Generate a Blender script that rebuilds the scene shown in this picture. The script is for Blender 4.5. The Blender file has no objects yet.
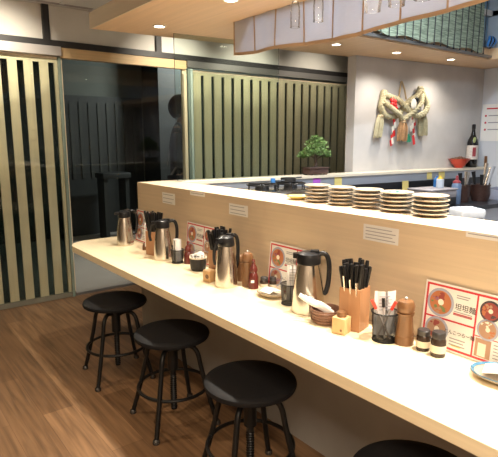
import bpy, bmesh, math, random
from mathutils import Vector, Matrix
random.seed(7)
SC = bpy.context.scene
COL = SC.collection
PI = math.pi
R = math.radians

# ------------------------------------------------------------------ materials
def new_mat(name):
    m = bpy.data.materials.new(name); m.use_nodes = True
    nt = m.node_tree
    return m, nt, nt.nodes['Principled BSDF']

def plain(name, c, rough=0.5, metal=0.0, noise=0.0, scale=30.0, spec=0.5, emit=0.0):
    m, nt, b = new_mat(name)
    b.inputs['Base Color'].default_value = (*c, 1)
    b.inputs['Roughness'].default_value = rough
    b.inputs['Metallic'].default_value = metal
    b.inputs['Specular IOR Level'].default_value = spec
    if emit:
        b.inputs['Emission Color'].default_value = (*c, 1)
        b.inputs['Emission Strength'].default_value = emit
    if noise:
        tc = nt.nodes.new('ShaderNodeTexCoord'); n = nt.nodes.new('ShaderNodeTexNoise')
        n.inputs['Scale'].default_value = scale; n.inputs['Detail'].default_value = 4
        r = nt.nodes.new('ShaderNodeValToRGB')
        r.color_ramp.elements[0].position = 0.3; r.color_ramp.elements[1].position = 0.7
        r.color_ramp.elements[0].color = (*[x * (1 - noise) for x in c], 1)
        r.color_ramp.elements[1].color = (*[min(1, x * (1 + noise)) for x in c], 1)
        nt.links.new(tc.outputs['Object'], n.inputs['Vector'])
        nt.links.new(n.outputs['Fac'], r.inputs['Fac'])
        nt.links.new(r.outputs['Color'], b.inputs['Base Color'])
    return m

def wood(name, c, var=0.15, scale=(2, 2, 40), rough=0.4, detail=5):
    m, nt, b = new_mat(name)
    tc = nt.nodes.new('ShaderNodeTexCoord'); mp = nt.nodes.new('ShaderNodeMapping')
    mp.inputs['Scale'].default_value = scale
    n = nt.nodes.new('ShaderNodeTexNoise'); n.inputs['Scale'].default_value = 1.5
    n.inputs['Detail'].default_value = detail; n.inputs['Distortion'].default_value = 0.6
    r = nt.nodes.new('ShaderNodeValToRGB')
    r.color_ramp.elements[0].position = 0.32; r.color_ramp.elements[1].position = 0.68
    r.color_ramp.elements[0].color = (*[x * (1 - var) for x in c], 1)
    r.color_ramp.elements[1].color = (*[min(1, x * (1 + var * .6)) for x in c], 1)
    L = nt.links.new
    L(tc.outputs['Object'], mp.inputs['Vector']); L(mp.outputs['Vector'], n.inputs['Vector'])
    L(n.outputs['Fac'], r.inputs['Fac']); L(r.outputs['Color'], b.inputs['Base Color'])
    b.inputs['Roughness'].default_value = rough
    return m

def floor_mat():
    m, nt, b = new_mat('floor_planks'); L = nt.links.new
    tc = nt.nodes.new('ShaderNodeTexCoord'); mp = nt.nodes.new('ShaderNodeMapping')
    mp.inputs['Rotation'].default_value = (0, 0, PI / 2)
    br = nt.nodes.new('ShaderNodeTexBrick')
    br.inputs['Scale'].default_value = 1; br.inputs['Brick Width'].default_value = 1.1
    br.inputs['Row Height'].default_value = 0.17; br.inputs['Mortar Size'].default_value = 0.0012
    br.inputs['Color1'].default_value = (0.135, 0.074, 0.036, 1)
    br.inputs['Color2'].default_value = (0.25, 0.146, 0.076, 1)
    br.inputs['Mortar'].default_value = (0.10, 0.05, 0.025, 1)
    mp2 = nt.nodes.new('ShaderNodeMapping'); mp2.inputs['Scale'].default_value = (26, 1.3, 1)
    n = nt.nodes.new('ShaderNodeTexNoise'); n.inputs['Scale'].default_value = 1.6
    n.inputs['Detail'].default_value = 8; n.inputs['Distortion'].default_value = .45
    r = nt.nodes.new('ShaderNodeValToRGB')
    r.color_ramp.elements[0].position = 0.3; r.color_ramp.elements[1].position = 0.72
    r.color_ramp.elements[0].color = (.50, .46, .42, 1); r.color_ramp.elements[1].color = (1.2, 1.17, 1.12, 1)
    mx = nt.nodes.new('ShaderNodeMixRGB'); mx.blend_type = 'MULTIPLY'; mx.inputs['Fac'].default_value = 1
    L(tc.outputs['Object'], mp.inputs['Vector']); L(mp.outputs['Vector'], br.inputs['Vector'])
    L(tc.outputs['Object'], mp2.inputs['Vector']); L(mp2.outputs['Vector'], n.inputs['Vector'])
    L(n.outputs['Fac'], r.inputs['Fac']); L(br.outputs['Color'], mx.inputs['Color1']); L(r.outputs['Color'], mx.inputs['Color2'])
    L(mx.outputs['Color'], b.inputs['Base Color'])
    b.inputs['Roughness'].default_value = 0.42
    return m

def glass(name, tint=(1, 1, 1), refl=1.0, rough=0.0, trans=1.0, body=(0.02, 0.02, 0.02)):
    """thin pane: transparent + fresnel reflection (+ a little body colour)"""
    m = bpy.data.materials.new(name); m.use_nodes = True; nt = m.node_tree
    nt.nodes.clear(); L = nt.links.new
    out = nt.nodes.new('ShaderNodeOutputMaterial')
    tr = nt.nodes.new('ShaderNodeBsdfTransparent'); tr.inputs['Color'].default_value = (*tint, 1)
    df = nt.nodes.new('ShaderNodeBsdfDiffuse'); df.inputs['Color'].default_value = (*body, 1)
    mx0 = nt.nodes.new('ShaderNodeMixShader'); mx0.inputs['Fac'].default_value = trans
    L(df.outputs[0], mx0.inputs[1]); L(tr.outputs[0], mx0.inputs[2])
    gl = nt.nodes.new('ShaderNodeBsdfGlossy'); gl.inputs['Roughness'].default_value = rough
    fr = nt.nodes.new('ShaderNodeFresnel'); fr.inputs['IOR'].default_value = 1.45
    mu = nt.nodes.new('ShaderNodeMath'); mu.operation = 'MULTIPLY'; mu.inputs[1].default_value = refl
    L(fr.outputs[0], mu.inputs[0])
    mx = nt.nodes.new('ShaderNodeMixShader')
    L(mu.outputs[0], mx.inputs['Fac']); L(mx0.outputs[0], mx.inputs[1]); L(gl.outputs[0], mx.inputs[2])
    L(mx.outputs[0], out.inputs['Surface'])
    return m

def cloth_mat(name, c, transl=0.4):
    m = bpy.data.materials.new(name); m.use_nodes = True; nt = m.node_tree
    nt.nodes.clear(); L = nt.links.new
    out = nt.nodes.new('ShaderNodeOutputMaterial')
    tc = nt.nodes.new('ShaderNodeTexCoord'); wv = nt.nodes.new('ShaderNodeTexNoise')
    mp = nt.nodes.new('ShaderNodeMapping'); mp.inputs['Scale'].default_value = (20, 20, 400)
    wv.inputs['Scale'].default_value = 1
    r = nt.nodes.new('ShaderNodeValToRGB')
    r.color_ramp.elements[0].color = (*[x * .88 for x in c], 1); r.color_ramp.elements[1].color = (*c, 1)
    L(tc.outputs['Object'], mp.inputs['Vector']); L(mp.outputs[0], wv.inputs['Vector']); L(wv.outputs['Fac'], r.inputs['Fac'])
    d = nt.nodes.new('ShaderNodeBsdfDiffuse'); t = nt.nodes.new('ShaderNodeBsdfTranslucent')
    L(r.outputs['Color'], d.inputs['Color']); L(r.outputs['Color'], t.inputs['Color'])
    mx = nt.nodes.new('ShaderNodeMixShader'); mx.inputs['Fac'].default_value = transl
    L(d.outputs[0], mx.inputs[1]); L(t.outputs[0], mx.inputs[2]); L(mx.outputs[0], out.inputs['Surface'])
    return m

def emission(name, c, s):
    m = bpy.data.materials.new(name); m.use_nodes = True; nt = m.node_tree
    nt.nodes.clear(); out = nt.nodes.new('ShaderNodeOutputMaterial'); e = nt.nodes.new('ShaderNodeEmission')
    e.inputs['Color'].default_value = (*c, 1); e.inputs['Strength'].default_value = s
    nt.links.new(e.outputs[0], out.inputs['Surface']); return m

def blind_mat():
    m, nt, b = new_mat('green_rattan'); L = nt.links.new
    tc = nt.nodes.new('ShaderNodeTexCoord'); mp = nt.nodes.new('ShaderNodeMapping')
    mp.inputs['Scale'].default_value = (7, 1, 110)
    n = nt.nodes.new('ShaderNodeTexNoise'); n.inputs['Scale'].default_value = 1.0; n.inputs['Detail'].default_value = 5
    n.inputs['Distortion'].default_value = 1.2
    r = nt.nodes.new('ShaderNodeValToRGB')
    r.color_ramp.elements[0].position = .35; r.color_ramp.elements[1].position = .65
    r.color_ramp.elements[0].color = (.10, .13, .09, 1); r.color_ramp.elements[1].color = (.38, .44, .32, 1)
    L(tc.outputs['Object'], mp.inputs['Vector']); L(mp.outputs[0], n.inputs['Vector']); L(n.outputs['Fac'], r.inputs['Fac'])
    L(r.outputs['Color'], b.inputs['Base Color']); b.inputs['Roughness'].default_value = .6
    return m

M = {
 'counter': wood('counter_maple', (.76, .64, .43), .06, (30, 1.2, 30), .32),
 'face': wood('partition_maple', (.61, .48, .335), .065, (30, 1.0, 40), .45),
 'soffit': wood('soffit_maple', (.72, .50, .30), .07, (30, 1.0, 30), .5),
 'fascia': wood('fascia_maple', (.66, .56, .42), .06, (30, 1.0, 30), .5),
 'slat': wood('slat_wood', (.72, .60, .42), .08, (25, 25, 1.2), .5),
 'door_rail': plain('door_bottom_rail', (.17, .16, .12), .5, noise=.1, scale=8),
 'header': wood('header_wood', (.60, .42, .22), .1, (1.5, 30, 30), .5),
 'floor': floor_mat(),
 'panel': plain('transom_white', (.62, .59, .54), .8, noise=.04, scale=5),
 'ceil': plain('ceiling_paint', (.60, .58, .55), .9, noise=.02, scale=4),
 'dark_beam': plain('dark_beam', (.018, .016, .016), .5, noise=.2, scale=15),
 'plaster': plain('grey_plaster', (.47, .45, .43), .85, noise=.10, scale=3.2),
 'plaster_side': plain('wall_white', (.62, .64, .68), .8, noise=.03, scale=3),
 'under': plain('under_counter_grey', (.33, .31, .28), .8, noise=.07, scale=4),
 'room': plain('room_wall', (.42, .37, .31), .9, noise=.04, scale=3),
 'chrome': plain('polished_track', (.62, .58, .55), .30, .55),
 'grey_track': plain('grey_track', (.22, .21, .20), .4, .6),
 'steel': plain('brushed_steel', (.66, .62, .56), .2, 1.0, noise=.04, scale=60),
 'steel_dull': plain('dull_steel', (.50, .52, .56), .38, .5),
 'black': plain('black_plastic', (.009, .009, .010), .30, spec=.35),
 'black_matte': plain('black_matte', (.013, .013, .014), .6),
 'black_metal': plain('black_painted_metal', (.007, .007, .007), .4, .0, spec=.3),
 'vinyl': plain('black_vinyl', (.007, .007, .008), .6, spec=.2, noise=.15, scale=80),
 'foot': plain('foot_cap', (.09, .085, .08), .25, .6),
 'paper': plain('paper_white', (.82, .80, .76), .7),
 'paper_grey': plain('paper_notice', (.70, .68, .66), .75),
 'red': plain('print_red', (.56, .035, .05), .6),
 'ink': plain('print_ink', (.03, .025, .025), .6),
 'ink_grey': plain('print_grey', (.33, .32, .33), .7),
 'food_rim': plain('print_bowl_blue', (.36, .38, .48), .6),
 'food_o': plain('print_orange', (.48, .17, .07), .6),
 'food_r': plain('print_meat', (.30, .06, .05), .6),
 'food_g': plain('print_green', (.17, .23, .09), .6),
 'food_p': plain('print_purple', (.27, .12, .22), .6),
 'food_w': plain('print_egg', (.80, .74, .62), .6),
 'food_b': plain('print_broth', (.42, .25, .16), .6),
 'food_k': plain('print_dark_dish', (.06, .05, .06), .6),
 'yellow_print': plain('print_yellow', (.75, .55, .10), .6),
 'box_wood': wood('utensil_box_wood', (.40, .20, .095), .12, (25, 25, 2), .5),
 'pale_wood': wood('toothpick_wood', (.60, .37, .17), .10, (30, 30, 3), .5),
 'mill': wood('mill_wood', (.17, .08, .032), .2, (40, 40, 3), .35),
 'red_mill': wood('red_lacquer', (.105, .017, .012), .15, (30, 30, 3), .25),
 'brown_bowl': plain('brown_wicker', (.19, .095, .06), .5, noise=.25, scale=120),
 'dark_pot': plain('dark_brown_pot', (.055, .026, .020), .35, noise=.3, scale=60),
 'napkin': plain('napkin_white', (.80, .77, .72), .8, noise=.03, scale=40),
 'jar_glass': plain('jar_dark_glass', (.035, .022, .015), .15),
 'jar_label': plain('jar_label', (.66, .58, .44), .7),
 'jar_lid': plain('jar_lid', (.025, .022, .022), .35),
 'mesh': glass('black_wire_mesh', (.8, .8, .8), .25, .3, .45, (.012, .012, .013)),
 'pen_red': plain('pen_red', (.72, .05, .03), .35),
 'pen_clear': plain('pen_barrel', (.45, .40, .38), .3),
 'plate': plain('stoneware_cream', (.40, .33, .24), .35, noise=.05, scale=60),
 'plate_rim': plain('plate_brown_edge', (.20, .12, .07), .4, noise=.2, scale=60),
 'plate_face': plain('plate_glaze', (.36, .34, .31), .25, noise=.1, scale=40),
 'glaze_blue': plain('glaze_blue', (.05, .15, .24), .25, noise=.3, scale=40),
 'glaze_teal': plain('glaze_teal', (.06, .30, .30), .25),
 'glaze_yellow': plain('glaze_yellow', (.62, .45, .13), .3, noise=.08, scale=40),
 'straw': plain('rice_straw', (.38, .335, .205), .8, noise=.25, scale=90),
 'straw_dark': plain('brown_straw', (.36, .20, .09), .8, noise=.3, scale=90),
 'cord': plain('straw_cord', (.40, .29, .16), .8, noise=.2, scale=90),
 'orn_red': plain('ornament_red', (.55, .02, .02), .35),
 'orn_white': plain('ornament_white', (.80, .74, .62), .5),
 'orn_green': plain('ornament_green', (.02, .26, .14), .5),
 'bottle': plain('sake_bottle_glass', (.010, .009, .008), .08),
 'bottle_label': plain('sake_label', (.62, .56, .50), .6, noise=.15, scale=60),
 'bottle_green': plain('neck_label', (.45, .50, .20), .6),
 'red_bowl': plain('red_lacquer_bowl', (.50, .045, .02), .28),
 'nuts': plain('bowl_contents', (.14, .07, .04), .7, noise=.4, scale=60),
 'leaf': plain('pine_leaf', (.085, .165, .03), .6, noise=.45, scale=35),
 'bark': plain('bark', (.06, .04, .03), .9, noise=.3, scale=60),
 'pot': plain('bonsai_pot', (.075, .04, .032), .4, noise=.2, scale=40),
 'ledge': wood('ledge_wood', (.70, .62, .48), .06, (1.2, 30, 30), .35),
 'band': plain('ledge_band', (.36, .38, .42), .35, .3),
 'tile_black': plain('black_backsplash', (.012, .012, .014), .3),
 'stone': plain('worktop_dark', (.03, .03, .035), .3),
 'sticky_y': plain('sticky_yellow', (.75, .60, .20), .7),
 'sticky_p': plain('sticky_purple', (.42, .10, .55), .7),
 'blue_plastic': plain('blue_plastic', (.03, .16, .42), .35),
 'bottle_clear': plain('squeeze_bottle', (.50, .55, .62), .35),
 'sauce_blue': plain('blue_sauce_bottle', (.13, .19, .30), .3),
 'sauce_red': plain('sauce_red', (.30, .05, .06), .3),
 'cap_yellow': plain('cap_yellow', (.75, .48, .05), .4),
 'grey_box': plain('grey_plastic', (.36, .33, .34), .5, noise=.08, scale=20),
 'blue_cloth': plain('pale_cloth', (.27, .29, .32), .8, noise=.05, scale=20),
 'noren': cloth_mat('noren_cloth', (.72, .73, .78), .5),
 'noren_trim': cloth_mat('noren_trim', (.62, .45, .30), .35),
 'blind': blind_mat(),
 'blue_wall': plain('hood_blue_panel', (.18, .30, .42), .45, .2, noise=.12, scale=4),
 'hood_grey': plain('hood_grey', (.30, .34, .38), .5),
 'ext_floor': plain('corridor_floor', (.40, .37, .33), .4, noise=.06, scale=3),
 'ext_wall': plain('corridor_wall', (.13, .14, .125), .8, noise=.1, scale=2),
 'ext_dark': plain('corridor_dark', (.03, .033, .033), .5, noise=.15, scale=4),
 'ext_stripe': plain('reflected_slat', (.042, .045, .042), .5),
 'skin': plain('skin', (.42, .25, .17), .5), 'hair': plain('hair', (.012, .014, .022), .5, noise=.3, scale=70),
 'jacket': plain('jacket', (.02, .022, .03), .8, noise=.2, scale=50), 'trousers': plain('trousers', (.03, .032, .045), .8),
 'strap': plain('bag_strap', (.16, .15, .14), .6), 'eye': plain('eye', (.02, .015, .012), .2),
 'window_glass': glass('door_glass', (.88, .88, .86), .9, 0, 1),
 'slat_glass': glass('slat_glass', (.92, .95, .93), .45, 0, 1),
 'rear_glass': glass('rear_dark_glass', (.30, .34, .32), .3, 0, 1),
 'pane': glass('splash_pane', (.93, .98, .96), .7, 0, 1),
 'glass_edge': plain('glass_edge_green', (.20, .25, .21), .15),
 'glass_edge_lt': plain('glass_edge_pale', (.42, .50, .45), .12),
 'stemware': glass('stemware', (.985, .99, .99), .8, 0.05, .96, (.8, .8, .82)),
 'lamp': emission('lamp_lens', (1, .88, .70), 14), 'lamp_ring': plain('lamp_ring', (.78, .72, .62), .4),
 'fill_panel_lamp': emission('fill_panel_lamp', (1, .86, .68), 2.5),
 'tube_lamp': emission('tube_lamp', (.62, .82, 1), 5),
 'white': plain('white_plastic', (.70, .69, .66), .5),
}

# ------------------------------------------------------------------ mesh builder
def catmull(pts, n=6, closed=False):
    P = [Vector(p) for p in pts]; out = []
    N = len(P); rng = range(N if closed else N - 1)
    for i in rng:
        if closed: a, b, c, d = P[(i-1) % N], P[i], P[(i+1) % N], P[(i+2) % N]
        else:
            b, c = P[i], P[i+1]
            a = P[i-1] if i > 0 else b + (b - c)
            d = P[i+2] if i + 2 < N else c + (c - b)
        for k in range(n):
            t = k / n
            out.append(.5 * ((2*b) + (-a + c)*t + (2*a - 5*b + 4*c - d)*t*t + (-a + 3*b - 3*c + d)*t**3))
    if not closed: out.append(P[-1].copy())
    return out

def frames(P, closed=False):
    N = len(P); T = []
    for i in range(N):
        if closed: t = P[(i+1) % N] - P[i-1]
        else: t = P[min(i+1, N-1)] - P[max(i-1, 0)]
        T.append(t.normalized() if t.length > 1e-9 else Vector((0, 0, 1)))
    up = Vector((0, 0, 1)) if abs(T[0].z) < .9 else Vector((1, 0, 0))
    n = (up - T[0] * up.dot(T[0])).normalized(); F = []
    for i in range(N):
        n = (n - T[i] * n.dot(T[i]))
        n = n.normalized() if n.length > 1e-6 else T[i].orthogonal().normalized()
        F.append((T[i], n, T[i].cross(n)))
    return F

class MB:
    def __init__(s): s.bm = bmesh.new(); s.mi = 0
    def face(s, vs):
        try: f = s.bm.faces.new(vs); f.material_index = s.mi; return f
        except ValueError: return None
    def box(s, x0, x1, y0, y1, z0, z1, bev=0, seg=2):
        if bev:
            t = bmesh.new(); vs = [t.verts.new((x, y, z)) for z in (z0, z1) for y in (y0, y1) for x in (x0, x1)]
        else:
            t = s.bm; vs = [t.verts.new((x, y, z)) for z in (z0, z1) for y in (y0, y1) for x in (x0, x1)]
        fs = []
        for q in ((0,2,3,1),(4,5,7,6),(0,1,5,4),(2,6,7,3),(0,4,6,2),(1,3,7,5)):
            f = t.faces.new([vs[i] for i in q]); f.material_index = s.mi; fs.append(f)
        if bev:
            bmesh.ops.bevel(t, geom=list(t.edges), offset=bev, segments=seg, affect='EDGES', profile=.5)
            s.merge(t)
        return s
    def merge(s, t, mat=None):
        mp = {}
        for v in t.verts: mp[v] = s.bm.verts.new(mat @ v.co if mat else v.co)
        for f in t.faces:
            g = s.face([mp[v] for v in f.verts])
        t.free()
    def prism(s, poly, z0, z1):
        a = [s.bm.verts.new((p[0], p[1], z0)) for p in poly]; b = [s.bm.verts.new((p[0], p[1], z1)) for p in poly]
        s.face(a[::-1]); s.face(b); n = len(poly)
        for i in range(n): s.face([a[i], a[(i+1) % n], b[(i+1) % n], b[i]])
        return s
    def prism_xz(s, poly, y0, y1):      # outline in x,z
        a = [s.bm.verts.new((p[0], y0, p[1])) for p in poly]; b = [s.bm.verts.new((p[0], y1, p[1])) for p in poly]
        s.face(a); s.face(b[::-1]); n = len(poly)
        for i in range(n): s.face([a[(i+1) % n], a[i], b[i], b[(i+1) % n]])
        return s
    def lathe(s, prof, c=(0, 0, 0), seg=24, mat=None, sx=1, sy=1):
        rings = []
        for (r, z) in prof:
            if r < 1e-6:
                p = Vector((0, 0, z)); p = mat @ p if mat else p
                rings.append([s.bm.verts.new(p + Vector(c))])
            else:
                ring = []
                for k in range(seg):
                    a = 2 * PI * k / seg; p = Vector((sx * r * math.cos(a), sy * r * math.sin(a), z))
                    p = mat @ p if mat else p
                    ring.append(s.bm.verts.new(p + Vector(c)))
                rings.append(ring)
        for A, B in zip(rings, rings[1:]):
            if len(A) == 1 and len(B) == 1: continue
            for k in range(seg):
                k2 = (k + 1) % seg
                if len(A) == 1: s.face([A[0], B[k2], B[k]][::-1] if False else [A[0], B[k2], B[k]])
                elif len(B) == 1: s.face([A[k], A[k2], B[0]])
                else: s.face([A[k], A[k2], B[k2], B[k]])
        return s
    def tube(s, pts, r, seg=8, closed=False, smooth=0, flat=None):
        P = catmull(pts, smooth, closed) if smooth else [Vector(p) for p in pts]
        N = len(P); F = frames(P, closed); rings = []
        for i, (t, n, b) in enumerate(F):
            rr = r(i / max(1, N - 1)) if callable(r) else r
            ring = []
            for k in range(seg):
                a = 2 * PI * k / seg
                ring.append(s.bm.verts.new(P[i] + n * (rr * math.cos(a)) + b * (rr * math.sin(a) * (flat or 1))))
            rings.append(ring)
        pairs = list(zip(rings, rings[1:])) + ([(rings[-1], rings[0])] if closed else [])
        for A, B in pairs:
            for k in range(seg): s.face([A[k], A[(k+1) % seg], B[(k+1) % seg], B[k]])
        if not closed: s.face(rings[0][::-1]); s.face(rings[-1])
        return s
    def sphere(s, c, r, seg=16, rings=10, sc=(1, 1, 1), mat=None):
        prof = [(r * math.sin(PI * i / rings), -r * math.cos(PI * i / rings)) for i in range(rings + 1)]
        prof[0] = (0, -r); prof[-1] = (0, r)
        m = Matrix.Diagonal((*sc, 1))
        if mat: m = mat @ m
        return s.lathe(prof, c, seg, m)
    def disc_xz(s, cx, cz, r, y0, y1, seg=24, rz=None):
        rz = rz or r
        return s.prism_xz([(cx + r * math.cos(2*PI*k/seg), cz + rz * math.sin(2*PI*k/seg)) for k in range(seg)], y0, y1)
    def build(s, name, mats, parent=None, loc=None, smooth=True, ang=38, rotz=None):
        bm = s.bm
        bmesh.ops.recalc_face_normals(bm, faces=bm.faces)
        if smooth:
            for f in bm.faces: f.smooth = True
            for e in bm.edges:
                if len(e.link_faces) == 2:
                    if e.calc_face_angle(0) > R(ang): e.smooth = False
        me = bpy.data.meshes.new(name); bm.to_mesh(me); bm.free()
        for m in (mats if isinstance(mats, (list, tuple)) else [mats]): me.materials.append(m)
        o = bpy.data.objects.new(name, me); COL.objects.link(o)
        if parent: o.parent = parent
        if loc: o.location = loc
        if rotz is not None: o.rotation_euler.z = rotz
        return o

def tag(o, label, cat, group=None, kind=None):
    if label: o['label'] = label
    if cat: o['category'] = cat
    if group: o['group'] = group
    if kind: o['kind'] = kind
    return o

def thing(name, label, cat, loc=(0, 0, 0), rz=0, group=None, kind=None):
    o = bpy.data.objects.new(name, None); COL.objects.link(o); o.empty_display_size = .05
    o.location = loc; o.rotation_euler = (0, 0, rz)
    return tag(o, label, cat, group, kind)

def kids(o): return [c for c in bpy.data.objects if c.parent == o]
def copy_tree(o, parent=None):
    c = o.copy(); COL.objects.link(c)
    if parent: c.parent = parent
    for ch in kids(o): copy_tree(ch, c)
    return c
def dup(o, label, loc, rz=None, group=None):
    c = copy_tree(o); c['label'] = label; c.location = loc
    if rz is not None: c.rotation_euler.z = rz
    if group: c['group'] = group
    return c

def box_obj(name, mat, ext, parent=None, bev=0):
    b = MB(); b.box(*ext, bev=bev); return b.build(name, mat, parent)

def struct(name, mat, ext, label, cat):
    return tag(box_obj(name, mat, ext), label, cat, kind='structure')

def text_mesh(name, body, size, mat, parent, loc, extr=.0003):
    cu = bpy.data.curves.new('txt', 'FONT'); cu.body = body; cu.size = size; cu.extrude = extr; cu.resolution_u = 3
    t = bpy.data.objects.new('txt', cu); COL.objects.link(t)
    dg = bpy.context.evaluated_depsgraph_get(); dg.update()
    me = bpy.data.meshes.new_from_object(t.evaluated_get(dg))
    bpy.data.objects.remove(t); bpy.data.curves.remove(cu)
    me.transform(Matrix.Rotation(PI / 2, 4, 'X'))
    me.materials.clear(); me.materials.append(mat); me.name = name
    o = bpy.data.objects.new(name, me); COL.objects.link(o); o.parent = parent; o.location = loc
    return o

def spot(name, loc, energy, size=95, blend=.6, color=(1, .84, .62), parent=None, target=None, soft=.03):
    l = bpy.data.lights.new(name, 'SPOT'); l.energy = energy; l.spot_size = R(size); l.spot_blend = blend
    l.color = color; l.shadow_soft_size = soft
    o = bpy.data.objects.new(name, l); COL.objects.link(o); o.location = loc
    if target: o.rotation_euler = (Vector(target) - Vector(loc)).to_track_quat('-Z', 'Y').to_euler()
    if parent: o.parent = parent
    return o
def area(name, loc, energy, sx, sy, color=(1, 1, 1), target=None):
    l = bpy.data.lights.new(name, 'AREA'); l.energy = energy; l.shape = 'RECTANGLE'; l.size = sx; l.size_y = sy; l.color = color
    o = bpy.data.objects.new(name, l); COL.objects.link(o); o.location = loc
    if target: o.rotation_euler = (Vector(target) - Vector(loc)).to_track_quat('-Z', 'Y').to_euler()
    return o

# ------------------------------------------------------------------ camera
cam = bpy.data.cameras.new('camera'); co = bpy.data.objects.new('camera', cam); COL.objects.link(co)
cam.sensor_fit = 'HORIZONTAL'; cam.sensor_width = 36; cam.lens = 36 * 509.54 / 498; cam.clip_start = .05
co.matrix_world = Matrix([[0.791798, 0.107382, -0.60127, 0.0], [-0.61078, 0.136239, -0.779991, 0.0], [-0.001841, 0.984839, 0.173461, 1.5], [0.0, 0.0, 0.0, 1.0]])
SC.camera = co

# ------------------------------------------------------------------ setting
H_C = .75            # counter height
H_P = 1.187          # partition top
YB = 4.785           # back wall plane
def yf(x): return 3.29 - .115 * (x - 1.88)      # front edge of the kitchen ledge

struct('floor', M['floor'], (-1.25, 5.62, -2.0, YB + .03, -.05, 0), 'brown wood plank floor of the noodle shop', 'floor')
c = MB()
c.box(-1.25, 2.09, -2.0, YB + .1, 2.65, 2.70); c.box(2.09, 5.0, 2.66, YB + .1, 2.65, 2.70); c.box(5.0, 5.62, -2.0, YB + .1, 2.65, 2.70)
tag(c.build('ceiling', M['ceil'], smooth=False), 'plain light ceiling of the dining room', 'ceiling', kind='structure')
struct('wall_left', M['room'], (-1.33, -1.25, -2.0, YB + .1, 0, 2.7), 'plain side wall left of the floor', 'wall')
struct('wall_rear', M['room'], (-1.33, 5.7, -2.08, -2.0, 0, 3.1), 'plain wall behind the viewer', 'wall')
struct('wall_right', M['plaster_side'], (5.62, 5.70, -2.0, YB + .1, 0, 2.7), 'white kitchen side wall carrying the paper notice', 'wall')

# back wall: dark beam, posts, white transom panels
struct('wall_back', M['panel'], (-1.25, 5.62, YB + .02, YB + .07, 2.36, 2.65), 'white panels above the dark beam on the back wall', 'wall')
struct('trim_1', M['dark_beam'], (-1.25, 5.45, YB - .02, YB + .07, 2.303, 2.358), 'long dark horizontal beam above the sliding doors', 'beam')
for k, (x0, x1) in enumerate(((1.43, 1.485), (2.52, 2.576), (5.37, 5.425))):
    struct('trim_%d' % (k + 2), M['dark_beam'], (x0, x1, YB - .015, YB + .019, 2.359, 2.65),
           ('dark post above the left slatted door edge', 'dark post above the dark glass opening', 'dark post where the slatted doors end')[k], 'post')
struct('trim_5', M['chrome'], (-1.25, 1.56, YB - .05, YB + .05, 2.225, 2.302), 'shiny metal sliding track above the left slatted door', 'track')
struct('trim_6', M['header'], (1.562, 2.86, YB - .01, YB + .05, 2.215, 2.302), 'warm wooden header above the dark glass', 'header')
struct('trim_7', M['grey_track'], (2.862, 5.45, YB - .03, YB + .05, 2.235, 2.302), 'dark grey track above the right slatted doors', 'track')
struct('wall_panel', M['room'], (5.40, 5.62, YB, YB + .07, 0, 2.302), 'wall end beside the right slatted doors', 'wall')

def slat_door(name, x0, x1, n0, nsl, pitch, w, edge, label):
    t = thing(name, label, 'door', (x0, YB, 0), kind='structure'); L = x1 - x0
    b = MB()
    for k in range(nsl):
        xs = n0 + k * pitch; b.box(xs, xs + w, .02, .036, .05, 2.17)
    b.build('slat_panel', M['slat'], t, smooth=False)
    b = MB(); b.box(0, L, .018, .05, 2.17, 2.222); 
    b2 = MB(); b2.box(0, L, .0, .05, .004, .05); b2.build('bottom_rail', M['door_rail'], t, smooth=False)
    if edge == 'right': b.box(L - .063, L - .035, .018, .05, .05, 2.17)
    else: b.box(0, .035, -.01, .05, .05, 2.17); b.box(L - .05, L, .018, .05, .05, 2.17)
    b.build('frame', M['slat'], t, smooth=False)
    b = MB(); b.box(0.04, L - .04, 0.004, .010, .05, 2.20); b.build('glass_pane', M['slat_glass'], t, smooth=False)
    b = MB(); b.box(.01, L - .01, .040, .046, .05, 2.17); b.build('rear_glass', M['rear_glass'], t, smooth=False)
    b = MB()
    if edge == 'right': b.box(L - .035, L - .012, -.012, .05, .004, 2.222)
    else: b.box(.047, .068, -.02, .05, .004, 2.222)
    b.build('glass_edge', M['glass_edge'], t, smooth=False)
    b = MB()
    if edge == 'right': b.box(L - .011, L, .0, .05, .004, 2.222)
    else: b.box(.070, .098, -.03, .05, .004, 2.222)
    b.build('edge_strip', M['slat'] if edge == 'right' else M['glass_edge_lt'], t, smooth=False)
    return t
slat_door('door_1', .20, 1.575, .005, 10, .131, .076, 'right', 'sliding door of pale vertical slats behind glass, left of the dark opening')
slat_door('door_2', -1.24, .198, .06, 10, .131, .076, 'right', 'slatted sliding door next to the far left side wall')
slat_door('door_3', 2.825, 5.40, .135, 18, .134, .094, 'left', 'wide sliding door of pale vertical slats behind the kitchen')
t = thing('window_1', 'dark full-height glass panel between the two slatted doors', 'window', (1.575, YB, 0), kind='structure')
b = MB(); b.box(.0, 1.25, .022, .03, .02, 2.215); b.build('glass_pane', M['window_glass'], t, smooth=False)
b = MB(); b.box(.0, 1.25, .015, .04, .001, .02); b.build('bottom_rail', M['grey_track'], t, smooth=False)

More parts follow.
